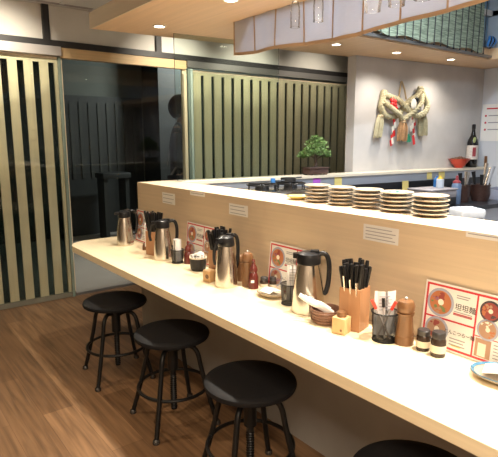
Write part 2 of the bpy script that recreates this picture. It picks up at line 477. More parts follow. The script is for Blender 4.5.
# corridor outside the glass
struct('ground', M['ext_floor'], (-1.3, 9.0, YB + .08, 8.0, -.05, 0), 'grey corridor floor beyond the glass', 'floor')
struct('wall_corridor', M['ext_wall'], (-1.3, 9.0, 7.9, 8.0, 0, 3.0), 'dark corridor wall seen through the glass', 'wall')
struct('wall_corridor_left', M['ext_wall'], (-1.4, -1.3, YB + .1, 8.0, 0, 3.0), 'dark end of the corridor', 'wall')
struct('wall_corridor_right', M['ext_wall'], (9.0, 9.1, YB + .1, 8.0, 0, 3.0), 'dark far end of the corridor', 'wall')
struct('ceiling_corridor', M['ext_dark'], (-1.3, 9.0, YB + .1, 8.0, 3.0, 3.05), 'dark ceiling of the corridor', 'ceiling')
t = thing('reflected_shutter', 'dark ribbed panel beyond the glass standing in for a reflected shutter', 'shutter', (2.55, 7.88, 0))  # ribbed panel models a room reflection in the glass
b = MB(); b.box(0, 1.29, -.02, .018, 0.002, 2.15); b.build('reflected_panel', M['ext_dark'], t, smooth=False)
b = MB()
for k in range(8): b.box(.10 + k * .145, .15 + k * .145, -.035, -.021, .9, 2.05)
b.build('ribs', M['ext_stripe'], t, smooth=False)
t = thing('bench', 'low dark bench shape beyond the glass standing in for a reflection', 'bench', (3.1, 7.4, 0))  # bench shape models a dark bar reflected in the glass
b = MB(); b.box(-.22, .22, -.17, .17, .92, 1.0, .01); b.build('bench_top', M['ext_dark'], t)
for sx in (-.17, .17): box_obj('leg', M['ext_dark'], (sx - .03, sx + .03, -.13, .13, .0, .92), t)
struct('reflected_pillar', M['ext_dark'], (3.86, 4.32, 7.3, 7.85, 0, 3.0), 'black upright block beyond the glass standing in for a reflected column', 'pillar')  # dark column reflected in the glass, built as a solid block

# counter partition and under-counter wall
PX = 1.64
b = MB(); b.box(PX, 1.90, -2.0, 3.475, H_C + .001, 1.150); b.box(PX, 1.925, -2.0, 3.475, 1.150, H_P)
tag(b.build('wall_partition', M['face'], smooth=False), 'light wood partition between counter and kitchen', 'partition', kind='structure')
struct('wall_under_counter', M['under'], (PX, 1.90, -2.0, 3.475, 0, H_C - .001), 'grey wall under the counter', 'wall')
# low kitchen end wall with its ledge
XR = 5.61
b = MB(); b.prism([(1.901, yf(1.901) + .005), (1.901, yf(1.9) + .165), (XR, yf(XR) + .165), (XR, yf(XR) + .005)], 0, 1.085)
tag(b.build('wall_end', M['tile_black'], smooth=False), 'black splashback wall of the kitchen below the ledge', 'wall', kind='structure')
b = MB(); b.prism([(1.901, yf(1.901) + .002), (1.901, yf(1.9) + .167), (XR, yf(XR) + .167), (XR, yf(XR) + .002)], 1.086, 1.164)
tag(b.build('trim_8', M['band'], smooth=False), 'grey metal band under the kitchen ledge', 'trim', kind='structure')
b = MB(); b.prism([(1.901, yf(1.901) - .012), (1.901, 3.475), (3.743, yf(3.743) + .17), (XR, yf(XR) + .169), (XR, yf(XR) - .012)], 1.165, H_P)
tag(b.build('trim_9', M['ledge'], smooth=False), 'pale wooden ledge on the kitchen end wall', 'ledge', kind='structure')
def yp(x): return yf(x) + .17               # face of the plaster wall
b = MB(); b.prism([(3.745, yp(3.745)), (3.745, yp(3.745) + .1), (5.618, yp(5.618) + .1), (5.618, yp(5.618))], 0, 2.249)
tag(b.build('wall_plaster', M['plaster'], smooth=False), 'grey plaster wall with the straw ornament', 'wall', kind='structure')

# soffit over the counter
def ys(x): return 3.606 - .105 * (x - 1.40)
b = MB()
b.prism([(1.403, -2.0), (1.403, ys(1.403)), (2.09, ys(2.09)), (2.09, -2.0)], 2.251, 2.354)
b.prism([(2.0905, 2.66), (2.0905, ys(2.09)), (5.615, ys(5.615)), (5.615, 2.66)], 2.251, 2.354)
b.prism([(5.0, -2.0), (5.0, 2.6595), (5.615, 2.6595), (5.615, -2.0)], 2.251, 2.354)
tag(b.build('ceiling_soffit', M['soffit'], smooth=False), 'dropped maple soffit above the counter with downlights', 'soffit', kind='structure')
b = MB(); b.prism([(1.395, -2.0), (1.395, ys(1.40) + .006), (1.402, ys(1.40)), (1.402, -2.0)], 2.249, 2.356)
tag(b.build('trim_10', M['fascia'], smooth=False), 'pale wooden edge of the dropped soffit', 'fascia', kind='structure')
# hood recess over the opening
b = MB(); b.box(2.06, 2.089, -2.0, 2.75, 2.355, 3.1); b.box(5.0, 5.03, -2.0, 2.75, 2.355, 3.1)
b.box(2.06, 5.03, -2.0, 2.75, 3.1, 3.13)
tag(b.build('ceiling_recess', M['hood_grey'], smooth=False), 'grey recess above the kitchen opening', 'ceiling', kind='structure')
struct('wall_recess', M['blue_wall'], (2.09, 4.999, 2.70, 2.74, 2.355, 3.099), 'bluish panel inside the recess behind the green blind', 'panel')
b = MB(); b.box(2.09, 4.99, 2.63, 2.658, 2.262, 2.285); b.box(2.09, 4.99, 2.655, 2.70, 2.355, 2.362)
tag(b.build('trim_11', M['grey_track'], smooth=False), 'dark steel frame along the far edge of the opening', 'frame', kind='structure')
# wine glass rack rail fixed under the soffit: built later
# kitchen worktop along the end wall
t = thing('kitchen_worktop', 'dark worktop running along the kitchen ledge', 'worktop', (0, 0, 0))
b = MB(); b.prism([(2.0, yf(2.0) - .55), (2.0, yf(2.0) - .001), (5.60, yf(5.60) - .001), (5.60, yf(5.60) - .55)], .84, .88); b.build('worktop_slab', M['stone'], t, smooth=False)
b = MB(); b.prism([(2.0, yf(2.0) - .52), (2.0, yf(2.0) - .002), (5.60, yf(5.60) - .002), (5.60, yf(5.60) - .52)], .0, .839); b.build('base_cabinet', M['steel_dull'], t, smooth=False)
t = thing('prep_bench', 'kitchen bench behind the wooden partition', 'bench', (0, 0, 0))
box_obj('bench_top', M['steel_dull'], (1.901, 2.62, -1.0, 2.55, .97, 1.0), t); box_obj('base_cabinet', M['steel_dull'], (1.901, 2.58, -1.0, 2.52, 0, .969), t)

# bar counter
t = thing('bar_counter', 'long pale wooden bar counter with a rounded far end', 'counter', (0, 0, 0))
b = MB()
X0, X1, YE, rr = 1.172, PX - .001, 3.735, .17
poly = [(X0, -2.0), (X1, -2.0), (X1, YE)]
for k in range(13):
    a = PI / 2 + (PI / 2) * k / 12; poly.append((X0 + rr + rr * math.cos(a), YE - rr + rr * math.sin(a)))
b.prism(poly, H_C - .045, H_C)
sl = b.build('counter_slab', M['counter'], t, smooth=False)
mod = sl.modifiers.new('bevel', 'BEVEL'); mod.width = .003; mod.segments = 2; mod.limit_method = 'ANGLE'
for y in (3.2, 1.8, .4):
    bb = MB(); bb.prism_xz([(PX - .001, .55), (PX - .001, .704), (PX - .22, .704), (PX - .22, .692)], y - .015, y + .015)
    bb.build('bracket', M['black_metal'], t, smooth=False)
t = thing('bag_hook', 'small black bag hook under the far end of the counter', 'hook', (1.50, 3.32, H_C - .046))
b = MB(); b.tube([(0, 0, 0), (0, 0, -.03), (-.02, -.01, -.055), (-.035, -.01, -.075), (-.03, -.01, -.10), (.0, -.01, -.11), (.02, -.01, -.09)], .007, 8, smooth=5); b.build('hook_bar', M['black_metal'], t)

# ------------------------------------------------------------------ lamps
def downlight(x, y, label, energy, size=110, z=2.25, color=(1, .90, .76), group='downlights in the soffit', target=None, blend=.5, off=0):
    t = thing('downlight', label, 'downlight', (x, y, z), group=group)
    b = MB(); b.lathe([(.033, .0), (.045, .0), (.046, -.004), (.036, -.006), (.033, -.003), (.033, 0)], seg=28); b.build('trim_ring', M['lamp_ring'], t)
    b = MB(); b.lathe([(0, -.0005), (.0325, -.0005), (.0325, -.003), (0, -.0035)], seg=28); b.build('lamp_lens', M['lamp'], t)
    s = spot('downlight_beam', (0, 0, -.02), energy, size, blend, color, t)
    if target: s.rotation_euler = (Vector(target) - Vector((x, y, z - .02))).to_track_quat('-Z', 'Y').to_euler()
    return t
EA = 70
for k, y in enumerate((3.237, 2.409, 1.58, .75, -.08)):
    downlight(1.735, y, ('round soffit downlight over the far end of the counter', 'round soffit downlight beside the top of the cloth curtain',
       'round soffit downlight near the hanging glasses', 'round soffit downlight over the near counter', 'round soffit downlight over the viewer end of the counter')[k], EA * (.72, .85, 1.3, 1.9, 1.6)[k])
for k, (x, y) in enumerate(((2.45, 3.05), (3.19, 2.98), (3.91, 2.93), (4.66, 2.86))):
    downlight(x, y, ('round downlight hidden behind the cloth curtain end', 'round soffit downlight just right of the cloth curtain end',
       'round soffit downlight above the straw ornament', 'round soffit downlight furthest right, under the green blind')[k], 26, group='downlights along the far soffit strip', color=(1, .90, .78), size=140, blend=1)
for k, (x, y) in enumerate(((.1, 3.95), (1.0, 3.95), (2.7, 3.98), (3.7, 3.98), (4.7, 3.98))):
    downlight(x, y, ('round ceiling downlight before the left slatted door', 'round ceiling downlight near the left slatted door edge', 'round ceiling downlight before the right slatted door, left',
       'round ceiling downlight before the right slatted door, middle', 'round ceiling downlight before the right slatted door, right')[k], (90, 90, 75, 55, 38)[k], 84, 2.65, (1, .90, .74), 'ceiling downlights before the slatted doors', blend=1, target=(x, 4.785, 2.0))
for k, (x, y) in enumerate(((.2, 2.9), (.2, 1.2), (-.5, .2))):
    downlight(x, y, ('round ceiling downlight over the floor by the farthest stool', 'round ceiling downlight over the floor by the nearest stools', 'round ceiling downlight behind the viewer')[k], (64, 46, 36)[k], 84, 2.65, (1, .80, .58), 'ceiling downlights over the dining floor')
# unseen panel lights added as frontal fill for partition, under-counter and stools
for k, (x, y) in enumerate(((-.35, -.3), (-.35, -1.4))):
    t = thing('fill_panel_light', ('added square fill light above the viewer', 'added square fill light behind the viewer')[k], 'light', (x, y, 2.65))
    b = MB(); b.box(-.32, .32, -.32, .32, -.02, 0); b.build('frame', M['white'], t, smooth=False)
    b = MB(); b.box(-.29, .29, -.29, .29, -.024, -.0205); b.build('diffuser', M['fill_panel_lamp'], t, smooth=False)
    area('panel_fill', (x, y, 2.61), 42, .58, .58, (1, .84, .66), (x, y, 0))
# fluorescent tubes inside the kitchen recess
for k, y in enumerate((1.9, .6)):
    t = thing('tube_light', ('fluorescent tube in the recess close to the green blind', 'fluorescent tube in the recess above the near kitchen')[k], 'light', (2.85, y, 3.099))
    b = MB(); b.box(-.65, .65, -.04, .04, -.04, 0); b.build('housing', M['white'], t, smooth=False)
    b = MB(); b.tube([(-.6, 0, -.056), (.6, 0, -.056)], .015, 10); b.build('tube', M['tube_lamp'], t)
    l = area('tube_glow', (2.85, y, 3.02), 44, 1.2, .06, (.80, .90, 1), (2.85, y, 0))
# corridor lamp outside
t = thing('corridor_lamp', 'ceiling lamp lighting the corridor floor outside the glass', 'lamp', (2.3, 5.45, 3.0))
b = MB(); b.box(-.3, .3, -.06, .06, -.03, 0); b.build('housing', M['white'], t, smooth=False)
spot('corridor_glow', (2.3, 5.45, 2.95), 150, 62, 1, (1, .93, .84))
area('corridor_fill', (5.0, 6.0, 2.96), 70, .6, .12, (.92, 1, .96), (4.6, 7.5, 1.2))

W = bpy.data.worlds.new('world'); SC.world = W; W.use_nodes = True
W.node_tree.nodes['Background'].inputs['Color'].default_value = (.5, .45, .4, 1)
W.node_tree.nodes['Background'].inputs['Strength'].default_value = .02

# ------------------------------------------------------------------ bar stools
HS = .503
def make_stool(label):
    t = thing('bar_stool', label, 'stool', group='black bar stools at the counter')
    b = MB(); r = .198
    b.lathe([(0, HS - .032), (r - .012, HS - .032), (r - .003, HS - .028), (r, HS - .018), (r - .003, HS - .008), (r - .015, HS - .0015), (r - .04, HS), (0, HS - .003)], seg=48); b.build('seat', M['vinyl'], t)
    b = MB(); b.lathe([(0, .06), (.016, .06), (.016, HS - .033)], seg=14)
    for k in range(16): b.lathe([(.016, .07 + k * .012), (.0185, .074 + k * .012), (.016, .078 + k * .012)], seg=14)
    b.build('screw_column', M['black_metal'], t)
    b = MB(); b.lathe([(.016, .29), (.028, .29), (.028, .40), (.05, .405), (.05, .425), (.016, .425)], seg=20)
    b.lathe([(.016, HS - .05), (.09, HS - .05), (.09, HS - .0325), (.016, HS - .0325)], seg=24); b.build('hub', M['black_metal'], t)
    for k in range(4):
        a = R(37 + 90 * k); ca, sa = math.cos(a), math.sin(a)
        P = [(.035, .415), (.085, .428), (.122, .418), (.143, .385), (.155, .33), (.178, .235), (.210, .12), (.243, .012)]
        b = MB(); b.tube([(p * ca, p * sa, z) for p, z in P], .0125, 10, smooth=5); lg = b.build('leg', M['black_metal'], t)
        b = MB(); b.lathe([(0, 0), (.017, 0), (.019, .004), (.017, .018), (.011, .024), (0, .024)], (.244 * ca, .244 * sa, 0), 14); b.build('foot_cap', M['foot'], lg)
    b = MB(); b.tube([(.186 * math.cos(2*PI*k/40), .186 * math.sin(2*PI*k/40), .20) for k in range(40)], .009, 8, closed=True); b.build('foot_ring', M['black_metal'], t)
    return t
s0 = make_stool('round black bar stool farthest along the counter, nearest the glass'); s0.location = (1.22, 2.975, 0)
dup(s0, 'second black bar stool, standing fully in view before the counter', (1.238, 2.275, 0), R(2))
dup(s0, 'third black bar stool, legs cut off by the bottom of the photo', (1.232, 1.592, 0), R(-6))
dup(s0, 'nearest black bar stool, only its seat edge in the photo', (1.24, .79, 0), R(10))

# ------------------------------------------------------------------ printed matter on the partition
FACE = -PI / 2       # local x runs along -Y, local -y faces the dining room
def bars(b, x0, z, w, n, dz, h, y0=-.0012, y1=-.0004, jit=.25):
    for k in range(n):
        ww = w * (1 - random.random() * jit); b.box(x0, x0 + ww, y0, y1, z - k * dz, z - k * dz + h)
def notice(y, z, w, h, label, lines, mat='paper', margin=.012):
    t = thing('paper_notice', label, 'notice', (PX - .0006, y, z), FACE, group='small paper notices on the partition face')
    b = MB(); b.box(0, w, -.0006, 0, 0, h); b.build('sheet', M[mat], t, smooth=False)
    b = MB(); dz = (h - 2 * margin) / max(1, lines - 1) if lines > 1 else 0
    bars(b, margin, h - margin - .003 if lines > 1 else h / 2, w - 2 * margin, lines, dz, .0035, -.0013, -.0007); b.build('lettering', M['ink_grey'], t, smooth=False)
notice(3.09, 1.072, .172, .074, 'small white notice near the far end of the partition', 3)
notice(2.725, 1.157, .168, .024, 'thin white label strip just below the far partition top', 1)
notice(2.308, 1.085, .172, .062, 'white notice above the middle pitcher', 3)
notice(1.352, 1.09, .173, .065, 'white notice above the utensil box and pen cup', 4, 'paper_grey')
notice(.907, 1.168, .20, .021, 'thin label strip at the right edge below the partition top', 1, 'paper_grey', .008)

def food_disc(b, cx, cz, r, mats, rim=0, n=30, y0=-.0018, y1=-.0006):
    b.mi = rim; b.disc_xz(cx, cz, r, y0, y1, n)
    b.mi = mats[0]; b.disc_xz(cx, cz, r * .82, y0 - .0003, y0 - .0001, n)
    rnd = random.Random(len(mats) * 31 + int(cx * 1000)); m = len(mats)
    for k in range(42):
        a = rnd.uniform(0, 2*PI); d = r * .70 * math.sqrt(rnd.uniform(.1, 1)); b.mi = mats[int(a / (2*PI) * m + rnd.uniform(-.3, .3)) % m]
        s = r * rnd.uniform(.08, .17); yy = y0 - .0005 - .00002 * k; b.disc_xz(cx + d*math.cos(a), cz + d*math.sin(a), s, yy, yy + .0002, 7, s * rnd.uniform(.5, 1))
    b.mi = 6; b.disc_xz(cx + .05*r, cz + .03*r, .22*r, y0 - .0018, y0 - .0015, 14)
FOOD = [M['food_rim'], M['food_o'], M['food_r'], M['food_g'], M['food_p'], M['food_b'], M['food_w'], M['food_k']]
def menu(y, label, w=.354, h=.238):
    t = thing('menu_sheet', label, 'menu', (PX - .030, y, H_C + .0015), FACE)
    t.rotation_euler = (R(-5.5), 0, FACE)
    b = MB(); b.box(0, w, -.0005, .0015, 0, h); b.build('sheet', M['paper'], t, smooth=False)
    b = MB(); m = .007; tk = .0075; yy = (-.0012, -.0006)
    def ln(x0, x1, z0, z1): b.box(x0, x1, yy[0], yy[1], z0, z1)
    ln(m, w - m, h - m - tk, h - m); ln(m, w - m, m, m + tk); ln(m, m + tk, m + tk, h - m - tk); ln(w - m - tk, w - m, m + tk, h - m - tk)
    xd = .56 * w; zd = .45 * h
    ln(xd, xd + .006, m + tk, h - m - tk); ln(m + tk, xd, zd, zd + .006)
    ln(xd + .006, w - m - tk, h * .36, h * .36 + .003)
    ln(.60 * xd, xd - .010, zd + .028, zd + .036)
    b.build('red_border', M['red'], t, smooth=False)
    b = MB(); food_disc(b, .066, h * .70, .052, [1, 2, 2, 4, 3, 5, 3, 1]); food_disc(b, .062, zd * .62, .046, [5, 2, 5, 2, 4])
    b.build('food_picture', FOOD, t, smooth=False)
    b = MB(); food_disc(b, xd + .050, h * .76, .036, [2, 5, 1, 2, 7], 7); food_disc(b, xd + .048, h * .49, .037, [5, 6, 5, 5, 1], 0)
    b.mi = 5; b.box(xd + .012, xd + .066, -.0018, -.0006, .018, h * .34); b.mi = 6; b.box(xd + .022, xd + .05, -.0022, -.0018, .022, h * .28)
    b.build('side_dish_pictures', FOOD, t, smooth=False)
    text_mesh('title_lettering', '坦坦麺', .026, M['ink'], t, (.122, -.0012, h * .66))
    text_mesh('subtitle_lettering', 'とんこつらー麺', .0165, M['ink'], t, (.092, -.0024, zd * .62))
    b = MB(); bars(b, .125, h * .86, .055, 2, .008, .0035); b.build('dish_caption', M['ink_grey'], t, smooth=False)
    b = MB(); bars(b, .12, h * .615, .07, 2, .009, .0028); b.build('dish_description', M['ink_grey'], t, smooth=False)
    b = MB(); bars(b, .115, zd * .45, .07, 3, .011, .004); b.build('offer_description', M['ink_grey'], t, smooth=False)
    b = MB(); bars(b, xd + .092, h * .86, .035, 5, .010, .004); bars(b, xd + .092, h * .58, .035, 5, .010, .003); bars(b, xd + .075, h * .30, .05, 5, .011, .003)
    b.build('small_print', M['ink_grey'], t, smooth=False)
    b = MB(); b.box(.125, .16, -.0012, -.0005, zd * .22, zd * .28); b.build('yellow_print', M['yellow_print'], t, smooth=False)
    return t
menu(1.042, 'red bordered food menu leaning on the partition right of the spice jars')
menu(1.938, 'red bordered food menu behind the fourth pitcher and the small oval plate')
menu(2.755, 'red bordered food menu behind the dark lidded pot')
menu(3.480, 'red bordered food menu at the far end, behind the menu card with a red dot')

# ------------------------------------------------------------------ counter objects
def pitcher(label, loc, face, h=.265, lever=False, hdl='black', rr=1.0):
    """vacuum carafe; local +x is the handle side"""
    t = thing('vacuum_pitcher', label, 'pitcher', (*loc, H_C), face, group='steel vacuum pitchers on the counter')
    k = h / .265
    b = MB(); b.lathe([(0, 0), (.058*rr, 0), (.061*rr, .004), (.061*rr, .012), (.0595*rr, .03), (.055*rr, .10*k), (.0485*rr, .155*k), (.0425*rr, .19*k), (.040*rr, .205*k), (.0, .205*k)], seg=36); b.build('body', M['steel'], t)
    b = MB(); b.lathe([(.041*rr, .203*k), (.0435*rr, .206*k), (.044*rr, .232*k), (.040*rr, .246*k), (.026, .254*k), (0, .256*k)], seg=28)
    b.prism([(-.030, -.02), (-.030, .02), (-.068, .009), (-.068, -.009)], .226*k, .247*k)
    b.build('lid', M['black'], t)
    b = MB(); b.box(.006, .046, -.011, .011, .250*k, .262*k, .004); b.build('thumb_press', M['black'], t)
    b = MB(); b.tube([(.035, 0, .240*k), (.062, 0, .247*k), (.080, 0, .234*k), (.089, 0, .195*k), (.087, 0, .13*k), (.077, 0, .085*k), (.056*rr, 0, .075*k)], .0105, 10, smooth=6, flat=.8); b.build('handle', M[hdl], t)
    if lever:
        b = MB(); b.tube([(-.040, 0, .240*k), (-.066, 0, .228*k), (-.079, .004, .195*k), (-.082, .006, .155*k), (-.076, .006, .12*k)], lambda u: .012 - .004 * u, 10, smooth=6, flat=.7); b.build('spout_arm', M['black'], t)
    return t
AV = -.657   # yaw that points +x to the right of the photograph
pitcher('steel vacuum pitcher at the far end of the counter', (1.492, 3.395), AV + .5, .258, hdl='black')
pitcher('second steel pitcher, between the far utensil box and a receipt cup', (1.495, 2.828), AV + .25, .262, lever=True)
pitcher('third steel pitcher, left of the tall wooden pepper mill', (1.468, 2.097), AV + .85, .275, lever=True)
pitcher('fourth steel pitcher with a big black handle, before a menu', (1.524, 1.552), AV - .1, .28, rr=1.2)

# menu card stand with red dot
t = thing('menu_card_stand', 'white menu card with a red dot in a wooden foot', 'menu card', (1.556, 3.20, H_C), R(-118))
b = MB(); b.box(-.075, .075, -.02, .02, 0, .022, .002); b.build('wooden_foot', M['mill'], t)
b = MB(); b.box(-.07, .07, -.002, .002, .0215, .165); b.build('card', M['paper'], t, smooth=False)
b = MB(); b.disc_xz(-.035, .120, .021, -.0026, -.0021, 24); b.build('red_dot', M['red'], t, smooth=False)
b = MB(); bars(b, -.005, .13, .06, 3, .018, .004, -.0026, -.0021); b.build('lettering', M['ink_grey'], t, smooth=False)

def utensil_box(loc, w, d, h, n, label, glabel, rz, ulen=.20, spoons=3):
    t = thing('utensil_box', label, 'box', (*loc, H_C), rz)
    b = MB(); th = .008
    b.box(-w/2, w/2, -d/2, d/2, 0, .008); b.box(-w/2, -w/2 + th, -d/2, d/2, .008, h); b.box(w/2 - th, w/2, -d/2, d/2, .008, h)
    b.box(-w/2 + th, w/2 - th, -d/2, -d/2 + th, .008, h); b.box(-w/2 + th, w/2 - th, d/2 - th, d/2, .008, h)
    b.build('open_box', M['box_wood'], t, smooth=False)
    base = Matrix.Translation((*loc, H_C)) @ Matrix.Rotation(rz, 4, 'Z')
    proto = None; cols = 5
    for k in range(n):
        px = -w/2 + .018 + (w - .036) * ((k % cols) / (cols - 1)); row = k // cols
        py = -d/2 + .018 + (d - .036) * (row / max(1, math.ceil(n / cols) - 1))
        bx, by = px * .55, py * .55
        tx, ty = px * 1.35 + random.uniform(-.004, .004), py * 1.2 + random.uniform(-.004, .004)
        L = ulen + random.uniform(-.018, .012)
        v = Vector((tx - bx, ty - by, h)).normalized()
        m = base @ Matrix.Translation((bx, by, .010)) @ v.to_track_quat('Z', 'X').to_matrix().to_4x4()
        if proto is None:
            b = MB(); b.lathe([(0, 0), (.0035, 0), (.0045, .06), (.0072, .13), (.0086, .95 * .2), (.0068, .2), (0, .2)], seg=8)
            o = b.build('chopstick_bundle_handle', M['black']); o.name = 'black_utensil'; proto = o
            tag(o, glabel, 'utensil', 'utensils in the ' + label)
        else: o = proto.copy(); COL.objects.link(o)
        m = m @ Matrix.Diagonal((1, 1, L / .2, 1)); o.matrix_world = m
    for k in range(spoons):
        u = (-.28 + .28 * k) * w
        tip = base @ Vector((u * 1.1 + .004, -d/2 - .004, h + .052 - .010 * k)); bot = base @ Vector((u * .8, -d/2 + .032, .012))
        sp = thing('steel_spoon', ('steel spoon handle leaning left in the ', 'middle steel spoon handle in the ', 'steel spoon handle leaning right in the ')[k] + label, 'spoon', tuple(bot))
        q = (tip - bot); b = MB()
        b.tube([(0, 0, 0), tuple(q * .5), tuple(q)], lambda s: .003 + .0065 * s, 8, smooth=4, flat=.35); b.build('handle', M['steel'], sp)
        b = MB(); b.sphere((0, 0, .010), .014, 12, 8, (.8, .35, .8)); b.build('spoon_bowl', M['steel'], sp)
    return t
utensil_box((1.5288, 1.2927), .090, .090, .170, 24, 'large wooden utensil box by the pen cup', 'black handled utensil in the large wooden box by the pen cup', R(-75), .258, 3)
utensil_box((1.5204, 2.2355), .085, .085, .160, 15, 'wooden utensil box left of the third pitcher', 'black handled utensil in the wooden box left of the third pitcher', R(-78), .262, 0)
utensil_box((1.5153, 2.9859), .080, .080, .155, 15, 'wooden utensil box behind the second pitcher', 'black handled utensil in the wooden box behind the second pitcher', R(-78), .27, 0)

def toothpick_box(loc, rz, w, h, label, top=True):
    t = thing('toothpick_holder', label, 'toothpick holder', (*loc, H_C), rz)
    b = MB(); b.box(-w/2, w/2, -w/2, w/2, 0, h, .003); b.build('block', M['pale_wood'], t)
    b = MB(); b.disc_xz(.006 if not top else .012, h * (.5 if not top else .28), w * (.24 if not top else .09), -w/2 - .0008, -w/2 + .001, 20); b.build('round_hole', M['mill'], t, smooth=False)
    if top:
        b = MB(); b.lathe([(0, h - .002), (w*.30, h - .002), (w*.36, h + .008), (w*.30, h + .020), (0, h + .024)], seg=20); b.build('knob_lid', M['mill'], t)
    return t
toothpick_box((1.447, 1.285), R(-75), .056, .066, 'small pale wooden toothpick holder with a round brown lid')
toothpick_box((1.444, 2.218), R(-78), .052, .062, 'small wooden toothpick block with a round hole', False)

def mesh_cup(loc, r, h, label, pap=None):
    t = thing('mesh_cup', label, 'cup', (*loc, H_C))
    b = MB(); b.lathe([(r * .86, .003), (r, h)], seg=32); b.lathe([(0, .003), (r * .86, .003)], seg=32); b.build('mesh_wall', M['mesh'], t)
    b = MB()
    b.tube([(r*math.cos(2*PI*k/32), r*math.sin(2*PI*k/32), h) for k in range(32)], .003, 8, closed=True)
    b.tube([(r*.86*math.cos(2*PI*k/32), r*.86*math.sin(2*PI*k/32), .0032) for k in range(32)], .003, 8, closed=True); b.build('wire_rim', M['black_metal'], t)
    return t
mesh_cup((1.520, 1.135), .051, .112, 'black mesh cup holding two red pens')
mesh_cup((1.525, 1.675), .041, .095, 'black mesh cup left of the fourth pitcher')
mesh_cup((1.515, 2.685), .040, .082, 'black mesh cup right of the second pitcher')
def receipt(loc, rz, w, h, label, z=.012, curl=.6, roll=False):
    t = thing('receipt', label, 'receipt', (loc[0], loc[1], H_C + z), rz)
    b = MB(); n = 14; vs = []
    for k in range(n + 1):
        u = -w/2 + w * k / n
        if roll: a = 2*PI*.92*k/n; x, y = w * .30 * math.cos(a), w * .30 * math.sin(a)
        else: x, y = u, curl * u * u / w
        vs.append((x, y))
    th = .0012
    out = []; 
    for k, (x, y) in enumerate(vs):
        a = vs[max(0, k-1)]; c2 = vs[min(n, k+1)]; d = Vector((c2[0]-a[0], c2[1]-a[1])).normalized(); out.append((x - d.y*th, y + d.x*th))
    for k in range(n):
        b.prism([vs[k], vs[k+1], out[k+1], out[k]], 0, h)
    bmesh.ops.remove_doubles(b.bm, verts=b.bm.verts, dist=1e-5)
    b.build('sheet', M['paper_grey'], t)
    if not roll:
        b = MB(); bars(b, -w*.32, h - .02, w*.62, 5, .013, .0025, -.0016, -.0006 + .0002); b.build('lettering', M['ink_grey'], t, smooth=False)
    return t
receipt((1.533, 1.144), AV + R(4), .082, .172, 'receipt sheet standing in the cup with the red pens')
receipt((1.540, 1.665), AV, .060, .168, 'receipt sheet standing in the cup by the fourth pitcher')
receipt((1.515, 2.685), AV, .085, .135, 'rolled white receipts standing in the cup by the second pitcher', roll=True)
def pen(p0, p1, label, capm='pen_red'):
    t = thing('pen', label, 'pen', p0); q = Vector(p1) - Vector(p0)
    b = MB(); b.tube([(0, 0, 0), tuple(q * .78)], .0038, 8); b.build('barrel', M['pen_clear'], t)
    b = MB(); b.tube([tuple(q * .78), tuple(q)], .0062, 8); b.build('cap', M[capm], t)
cz = H_C + .010
pen((1.525, 1.112, cz), (1.470, 1.160, cz + .150), 'red pen leaning left in the mesh cup')
pen((1.492, 1.150, cz), (1.527, 1.096, cz + .148), 'red pen leaning right in the mesh cup')
pen((1.512, 1.128, cz), (1.508, 1.138, cz + .155), 'black pen upright between the two red pens', 'black')

def mill(loc, h, r, label, mat='mill', knob='chrome', red=False):
    t = thing('pepper_mill', label, 'pepper mill', (*loc, H_C)); k = h / .18
    if not red:
        pr = [(0, 0), (r, 0), (r*1.02, .006*k), (r*.98, .03*k), (r*.93, .034*k), (r*.98, .04*k), (r*.84, .08*k), (r*.80, .108*k), (r*.95, .118*k), (r*.95, .122*k), (0, .122*k)]
        hd = [(0, .1225*k), (r*.78, .1225*k), (r*.95, .132*k), (r*.98, .15*k), (r*.80, .166*k), (r*.3, .172*k), (0, .172*k)]
    else:
        pr = [(0, 0), (r, 0), (r, .03*k), (r*.92, .045*k), (r*.95, .07*k), (r*.74, .095*k), (r*.60, .10*k), (0, .10*k)]
        hd = [(0, .1005*k), (r*.72, .1005*k), (r*.85, .112*k), (r*.66, .135*k), (r*.34, .15*k), (r*.26, .16*k), (r*.36, .168*k), (r*.2, .178*k), (0, .18*k)]
    b = MB(); b.lathe(pr, seg=28); b.build('body', M[mat], t)
    b = MB(); b.lathe(hd, seg=28); b.build('head', M[mat], t)
    if knob: b = MB(); b.sphere((0, 0, .176*k), .0065, 12, 8); b.build('knob', M[knob], t)
    return t
mill((1.550, 1.068), .178, .034, 'brown wooden pepper mill right of the pen cup')
mill((1.552, 2.026), .185, .030, 'brown wooden pepper mill right of the third pitcher')
mill((1.580, 2.120), .150, .022, 'brown wooden mill half hidden behind the third pitcher', knob=None)
rm = mill((1.548, 1.972), .152, .026, 'dark red turned wooden shaker next to the pepper mill', 'red_mill', None, True)
b = MB(); b.box(-.013, .004, -.0275, -.0262, .035, .048); b.build('white_label', M['paper'], rm, rotz=AV)
mill((1.557, 2.630), .135, .025, 'dark red turned shaker beside the rolled receipts', 'red_mill', None, True)

def spice_jar(loc, h, r, label):
    t = thing('spice_jar', label, 'jar', (*loc, H_C))
    b = MB(); b.lathe([(0, 0), (r*.95, 0), (r, .004), (r, h*.66), (r*.86, h*.74), (0, h*.74)], seg=24); b.build('glass_body', M['jar_glass'], t)
    b = MB(); b.lathe([(0, h*.74), (r*.9, h*.74), (r*.92, h*.95), (r*.8, h), (0, h)], seg=24); b.build('lid', M['jar_lid'], t)
    b = MB(); b.lathe([(r + .0006, h*.18), (r + .0012, h*.18), (r + .0012, h*.48), (r + .0006, h*.48)], seg=24); b.build('paper_label', M['jar_label'], t)
    return t
spice_jar((1.556, .992), .077, .0245, 'left dark spice jar beside the pepper mill')
spice_jar((1.552, .930), .088, .0255, 'right taller dark spice jar in front of the menu')
spice_jar((1.580, 1.925), .064, .021, 'small dark spice jar right of the red shaker')
spice_jar((1.606, 1.885), .068, .020, 'small dark spice jar touching the middle menu')
spice_jar((1.575, 2.585), .055, .018, 'small dark jar between red shaker and lidded pot')

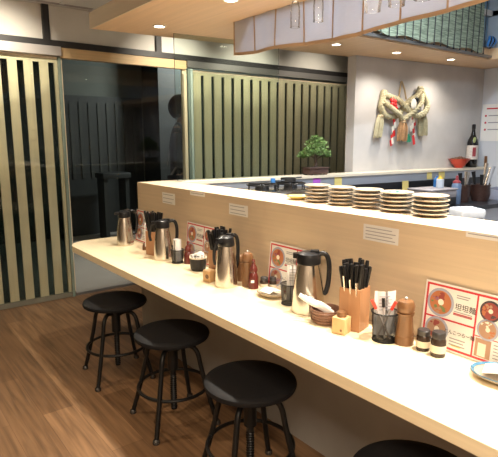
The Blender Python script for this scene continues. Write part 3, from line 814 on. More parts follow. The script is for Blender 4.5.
# lidded pot with seasoning packets
t = thing('packet_pot', 'dark round pot holding white seasoning packets', 'pot', (1.520, 2.455, H_C))
b = MB(); b.lathe([(0, 0), (.036, 0), (.044, .01), (.047, .04), (.048, .072), (.044, .072), (.042, .04), (.036, .008), (0, .008)], seg=28); b.build('pot_body', M['black_matte'], t)
b = MB(); b.lathe([(.0445, .072), (.050, .072), (.050, .079), (.0445, .079)], seg=28); b.build('pale_rim', M['jar_label'], t)
for k in range(6):
    pk = thing('seasoning_packet', ('white packet at the left edge of the dark pot', 'white packet standing at the back of the dark pot', 'white packet in the middle of the dark pot', 'white packet leaning right in the dark pot', 'white packet in front in the dark pot', 'tallest white packet in the dark pot')[k], 'packet', (1.520 + (-.024, .018, .0, .012, -.012, .006)[k], 2.455 + (.012, .014, 0, -.020, -.012, .022)[k], H_C + .012), AV + (k - 3) * .22)
    pk.rotation_euler = (R((k % 3 - 1) * 9), R((k - 3) * 6), AV + (k - 3) * .2)
    b = MB(); b.box(-.014, .014, -.003, .003, 0, .082 + .003 * k, .001); b.build('sachet', M['paper'], pk)
    b = MB(); bars(b, -.011, .070, .02, 2, .012, .005, -.0036, -.0031); b.build('lettering', M['ink'], pk, smooth=False)

# brown bowl with white towels
t = thing('wicker_bowl', 'brown round bowl holding rolled white hand towels', 'bowl', (1.486, 1.405, H_C))
b = MB(); b.lathe([(0, 0), (.050, 0), (.056, .008), (.060, .03), (.063, .06), (.059, .06), (.056, .03), (.050, .010), (0, .010)], seg=32)
for z in (.015, .027, .039, .051): b.tube([((.058 + z*.09)*math.cos(2*PI*k/32), (.058 + z*.09)*math.sin(2*PI*k/32), z) for k in range(32)], .0035, 6, closed=True)
b.build('bowl_body', M['brown_bowl'], t)
rt = Vector((.792, -.611, 0))
for k in range(3):
    p0 = Vector((1.486, 1.405, H_C)) + rt * (.040 - .012*k) + Vector((-.02 + .018*k, -.02 + .02*k, .030 + .006*k))
    p1 = Vector((1.486, 1.405, H_C)) + rt * (-.105 + .018*k) + Vector((-.01 + .016*k, .0 + .016*k, .118 - .014*k))
    tw = thing('hand_towel', ('white rolled hand towel lying foremost in the brown bowl', 'white rolled hand towel in the middle of the brown bowl', 'white rolled hand towel at the back of the brown bowl')[k], 'towel', tuple(p0))
    q = p1 - p0; b = MB(); b.tube([(0, 0, 0), tuple(q*.35 + Vector((0, 0, .004))), tuple(q*.7 + Vector((0, 0, -.002))), tuple(q)], lambda s: .0135 - .0035*s, 10, smooth=5, flat=.7); b.build('roll', M['napkin'], tw)

def small_plate(loc, rx, ry, rz, label, paper_label, rim='plate', pw=.12, pd=.07):
    t = thing('small_plate', label, 'plate', (*loc, H_C), rz)
    b = MB(); b.lathe([(0, 0), (.55, 0), (.6, .004), (.9, .014), (1.0, .021), (.97, .024), (.85, .017), (.6, .009), (0, .008)], seg=40, mat=Matrix.Diagonal((rx, ry, 1, 1))); b.build('dish', M['plate'], t)
    b = MB(); b.lathe([(.90, .0205), (.985, .0235), (1.0, .0245), (.985, .0262), (.89, .0216)], seg=40, mat=Matrix.Diagonal((rx, ry, 1, 1))); b.build('blue_rim', M[rim], t)
    p = thing('paper_napkin', paper_label, 'napkin', (loc[0], loc[1], H_C + .026), rz)
    b = MB(); n = 8
    for k in range(n):
        x0, x1 = -pw/2 + pw*k/n, -pw/2 + pw*(k+1)/n; f = lambda x: .004 + .006 * math.cos(x / pw * 5)
        vs = [b.bm.verts.new(v) for v in ((x0, -pd/2, f(x0)), (x1, -pd/2, f(x1)), (x1, pd/2, f(x1)), (x0, pd/2, f(x0)))]
        vt = [b.bm.verts.new(v.co + Vector((0, 0, .002))) for v in vs]
        b.face(vs[::-1]); b.face(vt)
        for j in range(4): b.face([vs[j], vs[(j+1) % 4], vt[(j+1) % 4], vt[j]])
    b.build('folded_sheet', M['paper'], p)
small_plate((1.548, .690), .105, .078, R(-70), 'blue rimmed oval plate at the right edge of the photo', 'folded white napkin on the plate at the right edge', 'glaze_blue', .13, .075)
small_plate((1.530, 1.815), .058, .075, R(0), 'small oval plate in front of the middle menu', 'folded white napkin on the small oval plate', 'plate', .075, .07)

# ------------------------------------------------------------------ plates on the partition top
def plate_mesh(rim_mat, face_mats, seed):
    rnd = random.Random(seed)
    def mk(t, r):
        b = MB(); b.lathe([(0, 0), (.030, 0), (.031, .003), (.045, .007), (r - .004, .0125), (r, .0155), (r - .002, .0175), (r - .006, .0165), (.045, .011), (.03, .009), (0, .0085)], seg=36); b.build('dish', M['plate'], t)
        b = MB(); b.lathe([(r - .012, .0158), (r - .004, .0180), (r + .0006, .0165), (r + .0004, .0145)], seg=36); b.build('glazed_rim', rim_mat, t)
        if face_mats:
            b = MB()
            for k in range(14):
                a = rnd.uniform(0, 2*PI); d = rnd.uniform(.01, r - .018); b.mi = rnd.randrange(len(face_mats)); s = rnd.uniform(.008, .016)
                zz = .0085 + max(0, d - .03) / (r - .03) * .009
                b.lathe([(0, zz + .0035), (s, zz + .0022), (s, zz + .0005), (0, zz + .0005)], (d*math.cos(a), d*math.sin(a), 0), 10)
            b.build('painted_pattern', face_mats, t)
    return mk
stacks = [((1.823, 1.800), .065, 5, 'first stack from the bonsai', [M['glaze_blue'], M['plate_face']]),
          ((1.832, 1.650), .065, 5, 'second stack from the bonsai', None),
          ((1.842, 1.504), .068, 5, 'middle stack', [M['glaze_yellow'], M['plate_face']]),
          ((1.850, 1.352), .072, 5, 'fourth stack with teal and yellow glaze', [M['glaze_teal'], M['glaze_yellow'], M['orn_green']]),
          ((1.845, 1.182), .072, 5, 'nearest stack with blue glaze', [M['food_rim'], M['plate_face']])]
pos_word = ('bottom', 'second from the bottom', 'middle', 'second from the top', 'top')
for si, (loc, r, n, nm, pat) in enumerate(stacks):
    for k in range(n):
        t = thing('stoneware_plate', ('%s plate of the %s' % (pos_word[k], nm)), 'plate', (loc[0] + random.uniform(-.002, .002), loc[1] + random.uniform(-.002, .002), H_P + k * .0176), random.random() * 6, group='stoneware plates stacked on the partition')
        plate_mesh(M['plate'], pat if k == n - 1 else None, si)(t, r + random.uniform(-.001, .001))
t = thing('yellow_dish', 'single shallow yellow dish left of the plate stacks', 'dish', (1.822, 1.945, H_P))
b = MB(); b.lathe([(0, 0), (.03, 0), (.032, .004), (.056, .014), (.060, .020), (.056, .021), (.03, .009), (0, .008)], seg=32); b.build('dish_body', M['glaze_yellow'], t)

# ------------------------------------------------------------------ on the kitchen ledge
X = 3.215; t = thing('bonsai_tree', 'small bonsai tree in a brown pot on the kitchen ledge', 'bonsai', (X, yf(X) + .075, H_P), R(-6))
b = MB(); b.box(-.10, .10, -.058, .058, .008, .062, .006); b.box(-.108, .108, -.066, .066, .055, .066, .003); b.build('pot', M['pot'], t)
for sx in (-.08, .08):
    for sy in (-.04, .04): box_obj('pot_foot', M['pot'], (sx - .013, sx + .013, sy - .011, sy + .011, 0, .009), t)
b = MB(); b.box(-.095, .095, -.053, .053, .060, .068); b.build('soil', M['bark'], t)
b = MB(); b.tube([(0, 0, .06), (.008, .004, .10), (-.006, 0, .15), (.004, 0, .20), (0, 0, .27)], lambda s: .017 - .011*s, 8, smooth=5)
for (x, y, z) in ((-.10, .01, .185), (.10, -.01, .175), (-.06, -.05, .215), (.07, .05, .22), (.0, -.06, .19)): b.tube([(0, 0, z - .05), (x*.5, y*.5, z - .02), (x, y, z)], .005, 6, smooth=3)
b.build('trunk', M['bark'], t)
b = MB(); rnd = random.Random(3)
pads = [(-.105, 0, .185, .055, .03), (.105, 0, .180, .055, .03), (0, -.05, .20, .06, .03), (-.055, -.03, .225, .065, .035), (.06, .02, .230, .065, .035), (0, .03, .215, .08, .035),
        (-.03, 0, .265, .06, .035), (.035, -.01, .272, .055, .033), (0, 0, .305, .045, .03), (-.14, .01, .165, .03, .018), (.135, .01, .165, .03, .018)]
for (x, y, z, r, h) in pads:
    for k in range(230):
        v = Vector((rnd.gauss(0, 1), rnd.gauss(0, 1), rnd.gauss(0, 1))).normalized() * rnd.uniform(.75, 1.05)
        p = Vector((x + v.x*r, y + v.y*r, z + v.z*h)); s = rnd.uniform(.011, .02)
        d = Vector((rnd.uniform(-1, 1), rnd.uniform(-1, 1), rnd.uniform(.2, 1))).normalized(); e = d.orthogonal().normalized() * s * .5
        q = [b.bm.verts.new(c2) for c2 in (p - e, p + d*s*.6 + e*.2, p + d*s*1.4, p + d*s*.4 - e*1.2)]
        b.face(q)
b.build('foliage', M['leaf'], t, smooth=False)

X = 5.19; t = thing('red_bowl', 'red bowl heaped with brown snacks on the kitchen ledge', 'bowl', (X, yf(X) + .10, H_P))
b = MB(); b.lathe([(0, 0), (.045, 0), (.047, .012), (.085, .055), (.118, .098), (.113, .098), (.08, .055), (.036, .02), (0, .018)], seg=36); b.build('bowl_body', M['red_bowl'], t)
b = MB(); rnd = random.Random(5)
for k in range(60):
    a = rnd.uniform(0, 2*PI); d = .092 * math.sqrt(rnd.random()); b.sphere((d*math.cos(a), d*math.sin(a), .088 + .026*(1 - d/.085)), rnd.uniform(.010, .015), 7, 5)
tag(b.build('snacks', M['nuts'], t), None, None, kind='stuff')
X = 5.40; t = thing('sake_bottle', 'tall dark sake bottle with white label on the kitchen ledge', 'bottle', (X, yf(X) + .10, H_P))
b = MB(); b.lathe([(0, 0), (.050, 0), (.053, .004), (.053, .24), (.046, .275), (.024, .32), (.0165, .36), (.0155, .415), (0, .415)], seg=32); b.build('glass_body', M['bottle'], t)
b = MB(); b.lathe([(.0535, .08), (.0540, .08), (.0540, .22), (.0535, .22)], seg=32); lb = b.build('paper_label', M['bottle_label'], t)
b = MB(); b.box(-.02, .014, -.0555, -.0543, .11, .20); b.build('red_print', M['sauce_red'], lb, rotz=AV)
b = MB(); b.sphere((0, 0, 0), .030, 16, 8, (1, .25, 1)); b.build('neck_label', M['bottle_green'], t, (-.012 - .02, -.036, .272))
b = MB(); b.lathe([(.0156, .38), (.018, .38), (.018, .425), (.012, .43), (0, .43)], seg=20); b.build('cap', M['black'], t); t.scale = (1.08, 1.08, 1.08)
X = 5.50; t = thing('wooden_stick', 'short upright wooden stick on the ledge beside the sake bottle', 'stick', (X + .07, yf(X) + .04, H_P))
b = MB(); b.box(-.012, .012, -.012, .012, 0, .12, .003); b.build('stick_body', M['mill'], t)

# ------------------------------------------------------------------ sticky notes under the ledge
for x, z, w, h, mt, lb in ((3.165, 1.098, .08, .075, 'sticky_p', 'purple sticky note under the bonsai'), (3.405, 1.085, .085, .08, 'sticky_y', 'yellow sticky note just right of the purple one'),
      (4.262, 1.0, .085, .10, 'sticky_y', 'lowest yellow sticky note, on the black splashback'), (4.60, 1.094, .075, .08, 'sticky_y', 'yellow sticky note above the squeeze bottle'), (4.785, 1.096, .095, .08, 'sticky_y', 'yellow sticky note hanging below the red bowl')):
    t = thing('sticky_note', lb, 'sticky note', (x, yf(x) - .0002, z), -.1145)
    b = MB(); b.box(-w/2, w/2, -.0026, -.001, 0, h); o = b.build('note', M[mt], t, smooth=False); o.rotation_euler.x = R(-3)

# ------------------------------------------------------------------ kitchen gear
x = 2.52; t = thing('gas_stove', 'black gas stove with steel rim on the kitchen worktop', 'stove', (x, yf(x) - .29, .88), -.1145)
b = MB(); b.box(-.27, .27, -.2, .2, 0, .240, .006); b.build('stove_body', M['steel'], t)
b = MB(); b.box(-.275, .275, -.206, .206, .230, .247, .004); b.build('steel_top', M['steel'], t)
for sx in (-.13, .13):
    b = MB(); b.lathe([(0, .2475), (.055, .2475), (.05, .270), (0, .273)], (sx, 0, 0), 20); b.build('burner', M['black_metal'], t)
    b = MB()
    for k in range(6):
        a = PI/3*k; b.tube([(sx + .02*math.cos(a), .02*math.sin(a), .287), (sx + .11*math.cos(a), .11*math.sin(a), .287), (sx + .115*math.cos(a), .115*math.sin(a), .248)], .006, 6)
    b.tube([(sx + .112*math.cos(2*PI*k/24), .112*math.sin(2*PI*k/24), .283) for k in range(24)], .006, 6, closed=True); b.build('grate', M['black_metal'], t)
for k in range(3):
    b = MB(); b.lathe([(0, 0), (.018, 0), (.016, .02), (0, .02)], seg=14, mat=Matrix.Rotation(PI/2, 4, 'X')); b.build('knob', M['steel'], t, (-.16 + .16*k, -.2, .17))
t = thing('lighter', 'blue handled lighter lying on the gas stove', 'lighter', (x - .04, yf(x) - .30, 1.1738), -.3)
b = MB(); b.box(-.02, .012, -.012, .012, 0, .034, .005); b.build('grip', M['blue_plastic'], t)
b = MB(); b.tube([(.01, 0, .012), (.09, 0, .014)], .008, 8); b.build('barrel', M['black'], t)
t = thing('small_pot', 'small black pot on the gas stove', 'pot', (x + .11, yf(x) - .30, 1.1740))
b = MB(); b.lathe([(0, 0), (.05, 0), (.058, .01), (.06, .032), (.056, .032), (.05, .006), (0, .006)], seg=24); b.build('pot_body', M['black_matte'], t)
b = MB(); b.tube([(.055, 0, .026), (.12, -.02, .032)], .006, 8); b.build('handle', M['black_matte'], t)

def rot_at(x, off): return (x, yf(x) + off)
X = 4.27; t = thing('storage_tray', 'grey lidded storage box on the worktop behind the plate stacks', 'box', (*rot_at(X, -.28), .88), -.1145)
b = MB(); b.box(-.16, .20, -.13, .13, 0, .075, .006); b.build('base_box', M['black'], t)
b = MB(); b.box(-.16, .20, -.13, .13, .076, .145, .008); b.build('grey_box', M['grey_box'], t)
b = MB(); b.box(-.17, .21, -.14, .14, .146, .160, .004); b.build('lid', M['grey_box'], t)
def squeeze(loc, h, r, body, cap, tip, label):
    t = thing('squeeze_bottle', label, 'bottle', loc)
    b = MB(); b.lathe([(0, 0), (r*.95, 0), (r, .006), (r, h*.68), (r*.75, h*.74), (0, h*.74)], seg=22); b.build('body', M[body], t)
    b = MB(); b.lathe([(0, h*.741), (r*.86, h*.741), (r*.8, h*.80), (r*.35, h*.84), (r*.25, h), (0, h)], seg=18); b.build('nozzle_cap', M[cap], t)
    return t
squeeze((*rot_at(4.36, -.30), 1.0405), .115, .035, 'bottle_clear', 'cap_yellow', 0, 'white squeeze bottle with a yellow cap on the grey box')
squeeze((*rot_at(4.42, -.22), 1.0405), .105, .030, 'blue_plastic', 'blue_plastic', 0, 'blue squeeze bottle behind the yellow capped one')
squeeze((*rot_at(4.56, -.33), .88), .27, .045, 'sauce_blue', 'sauce_red', 0, 'tall pale bottle with a dark red cap right of the grey box')
b = MB()
def jarpot(x, off, r, h, label):
    t = thing('utensil_pot', label, 'pot', (*rot_at(x, off), .88))
    b = MB(); b.lathe([(0, 0), (r*.8, 0), (r, h*.4), (r*.95, h*.9), (r*1.02, h), (r*.92, h), (r*.85, h*.85), (r*.7, .01), (0, .01)], seg=26); b.build('pot_body', M['dark_pot'], t)
    return t
jarpot(4.74, -.27, .075, .165, 'left brown utensil pot on the kitchen worktop')
jarpot(4.96, -.31, .095, .165, 'right larger brown utensil pot on the kitchen worktop')
rnd = random.Random(11)
def tool(x, off, dx, dz, mat, label, r=.007, blade=False):
    p = rot_at(x - .06, off); t = thing('kitchen_tool', label, 'utensil', (p[0], p[1], .895), AV)
    b = MB(); b.tube([(0, 0, 0), (dx*.55, 0, dz*.55)], r, 8); b.build('handle', M['black'] if blade else M[mat], t)
    b = MB(); b.tube([(dx*.5, 0, dz*.5), (dx, .004, dz)], lambda s: r*(1.6 + 1.4*s), 8, flat=.3); b.build('blade' if blade else 'head', M[mat], t)
for x, off, dx, dz, mat, lb in ((4.78, -.27, -.02, .27, 'black', 'black ladle in the left brown utensil pot'), (4.81, -.28, .015, .285, 'steel', 'left steel spatula in the left brown utensil pot'), (4.83, -.26, .04, .275, 'steel', 'right steel spatula in the left brown utensil pot'),
      (4.97, -.31, -.05, .28, 'black', 'black spoon leaning left in the right brown utensil pot'), (5.0, -.33, .0, .25, 'black', 'short black tongs in the right brown utensil pot'), (5.03, -.30, .05, .36, 'steel', 'tall steel tongs in the right brown utensil pot'),
      (5.05, -.32, .09, .33, 'steel_dull', 'steel knife leaning right in the right brown utensil pot'), (5.06, -.28, .10, .31, 'steel', 'steel ladle leaning far right in the right brown utensil pot')):
    tool(x, off, dx, dz, mat, lb)
X = 5.30; t = thing('blue_tub', 'shallow blue tub at the right end of the kitchen worktop', 'tub', (*rot_at(X, -.36), .88), -.1145)
b = MB(); b.box(-.13, .13, -.10, .10, 0, .02); b.box(-.13, -.12, -.10, .10, .02, .10); b.box(.12, .13, -.10, .10, .02, .12); b.box(-.12, .12, -.10, -.09, .02, .12); b.box(-.12, .12, .09, .10, .02, .12); b.build('tub_body', M['food_rim'], t, smooth=False)
t = thing('folded_cloths', 'stack of folded white cloths behind the nearest plate stack', 'cloth', (2.23, 1.235, 1.0), AV + .15)
for k in range(4):
    b = MB(); b.box(-.072 + .003*k, .070 - .003*k, -.06, .06, .046*k, .046*k + .0455, .014, 3); b.build('cloth_fold', M['blue_cloth'], t)
t = thing('black_printer', 'low black machine on the kitchen bench beside the white cloths', 'machine', (2.45, .90, 1.0))
b = MB(); b.box(-.14, .14, -.12, .16, 0, .14, .012); b.build('case', M['black'], t)
b = MB(); b.box(-.10, .10, -.08, .10, .1405, .15, .004); b.build('cover', M['stone'], t)

# ------------------------------------------------------------------ paper notice on the right wall
t = thing('wall_notice', 'large white paper notice with red heading on the right kitchen wall', 'notice', (5.618, 3.02, 1.47), FACE)
b = MB(); b.box(0, .30, -.002, 0, 0, .40); b.build('sheet', M['paper'], t, smooth=False)
b = MB(); bars(b, .05, .345, .16, 1, .05, .014, -.003, -.0022); 
for k in range(3): b.disc_xz(.045, .275 - .075*k, .012, -.003, -.0022, 14)
b.build('red_print', M['red'], t, smooth=False)
b = MB(); bars(b, .075, .27, .17, 3, .075, .011, -.003, -.0022); b.build('lettering', M['ink_grey'], t, smooth=False)

# ------------------------------------------------------------------ straw rope ornament on the plaster wall
ang = math.atan2(-.115, 1)
SX = 4.30
t = thing('straw_rope_ornament', 'new year straw rope ornament with tassels on the plaster wall', 'ornament', (SX, yp(SX), 1.90), ang)
def rope(b, pts, Rr, r, turns, n=9):
    P = catmull(pts, n); F = frames(P); N = len(P)
    for s in range(3):
        Q = []
        for i, (tt, nn, bb) in enumerate(F):
            a = 2*PI*(turns*i/(N-1) + s/3); Q.append(P[i] + nn*(Rr*math.cos(a)) + bb*(Rr*math.sin(a)))
        b.tube(Q, r, 7)
D = -.045; D2 = -.085
# left loop, right loop and the crossing centre
def path(pp, d0, d1): return [(x, d0 + (d1 - d0) * math.sin(PI * i / (len(pp) - 1)), z) for i, (x, z) in enumerate(pp)]
b = MB(); rope(b, path([(-.235, .045), (-.249, -.032), (-.268, -.107), (-.212, -.181), (-.089, -.188), (.012, -.123), (.114, -.039), (.225, .019), (.269, .10)], -.04, -.05), .015, .0175, 9); b.build('rope_rising_right', M['straw'], t)
b = MB(); rope(b, path([(.285, .08), (.318, .002), (.336, -.08), (.28, -.153), (.165, -.176), (.036, -.115), (-.065, -.045), (-.176, -.01), (-.238, .02)], -.04, -.095), .015, .0175, 9); b.build('rope_rising_left', M['straw'], t)
b = MB(); rope(b, path([(.262, .03), (.20, -.06), (.085, -.15), (-.010, -.235)], -.07, -.125), .012, .0145, 4); b.build('rope_centre_strand', M['straw'], t)
b = MB(); rope(b, path([(-.258, -.06), (-.15, -.14), (-.07, -.185), (-.012, -.235)], -.07, -.115), .012, .0145, 4); b.build('rope_cross_piece', M['straw'], t)
def tassel(name, x, z0, z1, w, mat, lean=0, y=-.05):
    b = MB(); rnd = random.Random(int(abs(x) * 1000))
    for k in range(60):
        a = rnd.uniform(0, 2*PI); d = math.sqrt(rnd.random()); p = .022 * d; q = w * d
        top = Vector((x + p*math.cos(a), y + p*.7*math.sin(a), z0)); bot = Vector((x + lean + q*math.cos(a), y + q*.5*math.sin(a), z1 + rnd.uniform(-.01, .02)))
        mid = top.lerp(bot, .4) + Vector((.35*w*math.cos(a)*d, .2*w*math.sin(a)*d, 0))
        b.tube([tuple(top), tuple(mid), tuple(bot)], .005, 5, smooth=3)
    o = b.build(name, mat, t)
    b = MB(); b.tube([(x + .027*math.cos(2*PI*k/16), y + .021*math.sin(2*PI*k/16), z0 - .018) for k in range(16)], .008, 6, closed=True); b.build('binding', M['cord'], o)
    return o
tassel('tassel', -.278, -.175, -.386, .056, M['straw'], -.028)
tassel('tassel', .305, -.135, -.368, .062, M['straw'], .022)
tassel('tassel', -.012, -.225, -.42, .062, M['straw_dark'], .0, -.09)
b = MB(); b.tube([(-.022, -.03, -.03), (-.006, -.03, .08), (.018, -.02, .147), (.05, -.03, .08), (.085, -.03, -.02)], .008, 8, smooth=6); b.build('hanging_cord', M['cord'], t)
b = MB()
for (x, z) in ((-.158, -.075), (-.128, -.085), (-.148, -.115), (-.178, -.10), (-.133, -.055), (-.163, -.045), (-.118, -.115)): b.sphere((x, -.085, z), .024, 12, 8)
b.build('red_berries', M['orn_red'], t)
b = MB(); b.sphere((.075, -.135, -.07), .042, 20, 14, (.85, .4, 1.2)); ml = b.build('white_charm', M['orn_white'], t)
b = MB(); b.sphere((.122, -.125, -.030), .028, 14, 10, (1.0, .5, .9)); b.build('dark_cap', M['black'], ml)
def streamer(xs, label):
    b = MB()
    for k, (x, z, mi) in enumerate(xs):
        b.mi = mi; b.prism_xz([(x - .018, z), (x + .008, z + .014), (x + .020, z - .045), (x - .006, z - .055)], -.062 - .002*(k % 2), -.058 - .002*(k % 2))
    b.build('paper_streamer', [M['orn_red'], M['orn_white'], M['orn_green']], t, smooth=False)
streamer([(-.10, -.215, 0), (-.088, -.25, 1), (-.112, -.29, 1), (-.098, -.33, 0), (-.122, -.37, 0), (-.115, -.40, 1), (-.13, -.42, 0)], '')
streamer([(.155, -.165, 0), (.172, -.195, 1), (.185, -.225, 0), (.16, -.255, 1), (.14, -.28, 1), (.175, -.30, 0), (.187, -.335, 1), (.178, -.375, 0), (.19, -.41, 0), (.110, -.365, 2), (.095, -.385, 2), (.125, -.385, 2)], '')
b = MB(); b.sphere((.018, -.008, .142), .008, 10, 6); b.build('wall_nail', M['grey_track'], t)

# ------------------------------------------------------------------ noren curtain along the opening
t = thing('noren_curtain', 'short white cloth curtain with brown trim hanging from the soffit', 'curtain', (2.068, 2.84, 2.2505))
prof = [(0, .206), (.2, .222), (.45, .222), (.7, .236), (.9, .246), (1.04, .246), (1.3, .224), (1.55, .226), (1.8, .20), (2.1, .225), (2.4, .21), (2.8, .225), (3.2, .21)]
def drop(y):
    for (a, za), (c2, zc) in zip(prof, prof[1:]):
        if a <= y <= c2: return za + (zc - za) * (y - a) / (c2 - a)
    return .21
def wav(y, z): return .010 * math.sin(y * 11) * min(1, -z / .2 + .2) + .004 * math.sin(y * 31)
def strip(y0, y1, f0, f1, th, off, n, nz=1):
    b = MB(); g0 = []; 
    for i in range(n + 1):
        y = y0 + (y1 - y0) * i / n; row = []
        for j in range(nz + 1):
            z = f0(y) + (f1(y) - f0(y)) * j / nz
            row.append((b.bm.verts.new((wav(y, z) + off, -y, z)), b.bm.verts.new((wav(y, z) + off - th, -y, z))))
        g0.append(row)
    for i in range(n):
        for j in range(nz):
            a, c2, d, e = g0[i][j], g0[i+1][j], g0[i+1][j+1], g0[i][j+1]
            b.face([a[0], c2[0], d[0], e[0]]); b.face([a[1], e[1], d[1], c2[1]])
    for i in range(n):
        b.face([g0[i][0][0], g0[i][0][1], g0[i+1][0][1], g0[i+1][0][0]]); b.face([g0[i][nz][0], g0[i+1][nz][0], g0[i+1][nz][1], g0[i][nz][1]])
    for j in range(nz):
        b.face([g0[0][j][0], g0[0][j+1][0], g0[0][j+1][1], g0[0][j][1]]); b.face([g0[n][j][0], g0[n][j][1], g0[n][j+1][1], g0[n][j+1][0]])
    return b
strip(0, 3.2, lambda y: 0, lambda y: -drop(y), .0015, 0, 120, 4).build('cloth', M['noren'], t)
strip(0, 3.2, lambda y: -drop(y) + .016, lambda y: -drop(y) - .003, .0015, -.0022, 120).build('bottom_hem', M['noren_trim'], t)
for y in (0.006, .214, .425, .655, .882, 1.085, 1.295, 1.55, 1.82, 2.1, 2.4, 2.7, 3.0):
    strip(y - .0045, y + .0055, lambda y: 0, lambda y: -drop(y), .0015, -.0038, 2, 4).build('vertical_band', M['noren_trim'], t)

# ------------------------------------------------------------------ green blind in the opening
t = thing('rattan_blind', 'green rattan blind with black cords hanging in the ceiling opening', 'blind', (0, 2.61, 2.29))
b = MB(); nx = 60; g = []
for i in range(nx + 1):
    x = 2.6 + (4.765 - 2.6) * i / nx; row = []
    for z in (.005 + .012*math.sin(i*.5), .2, .4, .78): row.append((x, .008*math.sin(i*.9 + z*9), z))
    g.append(row)
front = [[b.bm.verts.new(p) for p in row] for row in g]; back = [[b.bm.verts.new((p[0], p[1] + .008, p[2])) for p in row] for row in g]
for i in range(nx):
    for j in range(3):
        b.face([front[i][j], front[i+1][j], front[i+1][j+1], front[i][j+1]]); b.face([back[i][j], back[i][j+1], back[i+1][j+1], back[i+1][j]])
    b.face([front[i][0], back[i][0], back[i+1][0], front[i+1][0]]); b.face([front[i][3], front[i+1][3], back[i+1][3], back[i][3]])
b.build('woven_screen', M['blind'], t)
b = MB(); b.box(2.6, 4.77, -.01, .02, .78, .808); b.build('head_rail', M['grey_track'], t, smooth=False)
for k in range(22):
    x = 2.66 + .1 * k; b = MB(); b.tube([(x, -.016, .78), (x + .004, -.018, .4), (x, -.016, -.012)], .004, 6, smooth=3); b.sphere((x, -.016, -.012), .008, 8, 6); b.build('cord', M['black_matte'], t)
t = thing('cable_bundle', 'dark blue bundle of cables in the corner of the opening beside the blind', 'cables', (4.885, 2.60, 2.355))
rnd = random.Random(21)
for k in range(5):
    b = MB(); b.tube([(-.05 + .02*k, .0, 0.0), (-.06 + .03*k, -.02, .05), (.0 + .015*k, .01, .09), (.05, .02 - .01*k, .05), (.06, .03, .01)], .012, 8, smooth=5); b.build('cable', M['black'] if k % 2 else M['blue_plastic'], t)

# ------------------------------------------------------------------ hanging stemware
t = thing('glass_rack', 'thin steel glass rack fixed under the soffit', 'rack', (1.80, 0, 2.25))
b = MB()
for dx in (-.022, .022): b.tube([(dx, 2.05, -.028), (dx, -.3, -.028)], .004, 8)
for y in (2.0, 1.2, .3):
    for dx in (-.022, .022): b.tube([(dx, y, -.028), (dx, y, 0)], .003, 6)
b.build('rails', M['steel'], t)
def hang_glass(y, tall, label):
    t = thing('wine_glass', label, 'wine glass', (1.80, y, 2.2265), group='glasses hanging upside down from the rack')
    b = MB(); b.lathe([(0, 0), (.034, 0), (.034, .0015), (.006, .004), (0, .004)], seg=24); b.build('foot', M['stemware'], t)
    b = MB(); b.lathe([(.004, -.0005), (.0035, -.075 if not tall else -.06), (0, -.076 if not tall else -.061)], seg=10); b.build('stem', M['stemware'], t)
    if tall: pr = [(.003, -.058), (.016, -.066), (.023, -.09), (.025, -.13), (.023, -.185)]
    else: pr = [(.003, -.074), (.022, -.084), (.036, -.11), (.039, -.14), (.035, -.175), (.032, -.20)]
    b = MB(); b.lathe(pr, seg=28); b.tube([(pr[-1][0]*math.cos(2*PI*k/28), pr[-1][0]*math.sin(2*PI*k/28), pr[-1][1]) for k in range(28)], .0013, 6, closed=True); b.build('bowl', M['stemware'], t)
for k, (y, tall) in enumerate(((1.96, True), (1.80, True), (1.48, False), (1.36, False), (1.24, False), (1.12, False))):
    hang_glass(y, tall, ('tall glass hanging farthest left on the rack', 'second tall glass hanging on the rack', 'first round wine glass after the two tall glasses', 'second round wine glass from the tall glasses', 'third round wine glass from the tall glasses', 'round wine glass hanging nearest the viewer')[k])

# ------------------------------------------------------------------ glass splash pane on the ledge
t = thing('splash_pane', 'upright clear glass pane on the kitchen ledge behind the stove', 'glass pane', (0, 0, H_P))
b = MB(); xa, xb = 1.93, 2.84
b.prism([(xa, yf(xa) + .10), (xa, yf(xa) + .108), (xb, yf(xb) + .108), (xb, yf(xb) + .10)], .0005, 2.2495 - H_P); b.build('glass', M['pane'], t, smooth=False)
b = MB(); b.prism([(xa - .0015, yf(xa) + .101), (xa - .0015, yf(xa) + .107), (xa - .0003, yf(xa) + .107), (xa - .0003, yf(xa) + .101)], .0005, 2.2495 - H_P); b.build('edge', M['black'], t, smooth=False)

# ------------------------------------------------------------------ ceiling air conditioner and track light, top left
t = thing('air_conditioner', 'pale ceiling air conditioner panel above the transom', 'air conditioner', (1.50, 4.33, 2.65), R(0))
b = MB(); b.box(-.28, .36, -.36, .36, -.018, 0, .006); b.build('panel', M['white'], t)
for s in (-.30, .27):
    b = MB(); b.box(-.24, .32, s, s + .05, -.022, -.0181); b.build('air_slot', M['grey_box'], t, smooth=False)
b = MB(); b.box(.02, .06, -.24, .26, -.026, -.0181); b.build('centre_rib', M['white'], t, smooth=False)
t = thing('track_spotlight', 'black ceiling spotlight above the corner of the soffit', 'spotlight', (2.02, 4.02, 2.65))
b = MB(); b.lathe([(0, -.0), (.03, -.0), (.03, -.02), (.01, -.022), (.01, -.05)], seg=16); b.build('mount', M['black'], t)
b = MB(); b.lathe([(0, -.06), (.03, -.06), (.045, .06), (.04, .06), (0, .045)], seg=20, mat=Matrix.Translation((0, 0, -.09)) @ Matrix.Rotation(R(70), 4, 'Y')); b.build('lamp_head', M['black'], t)

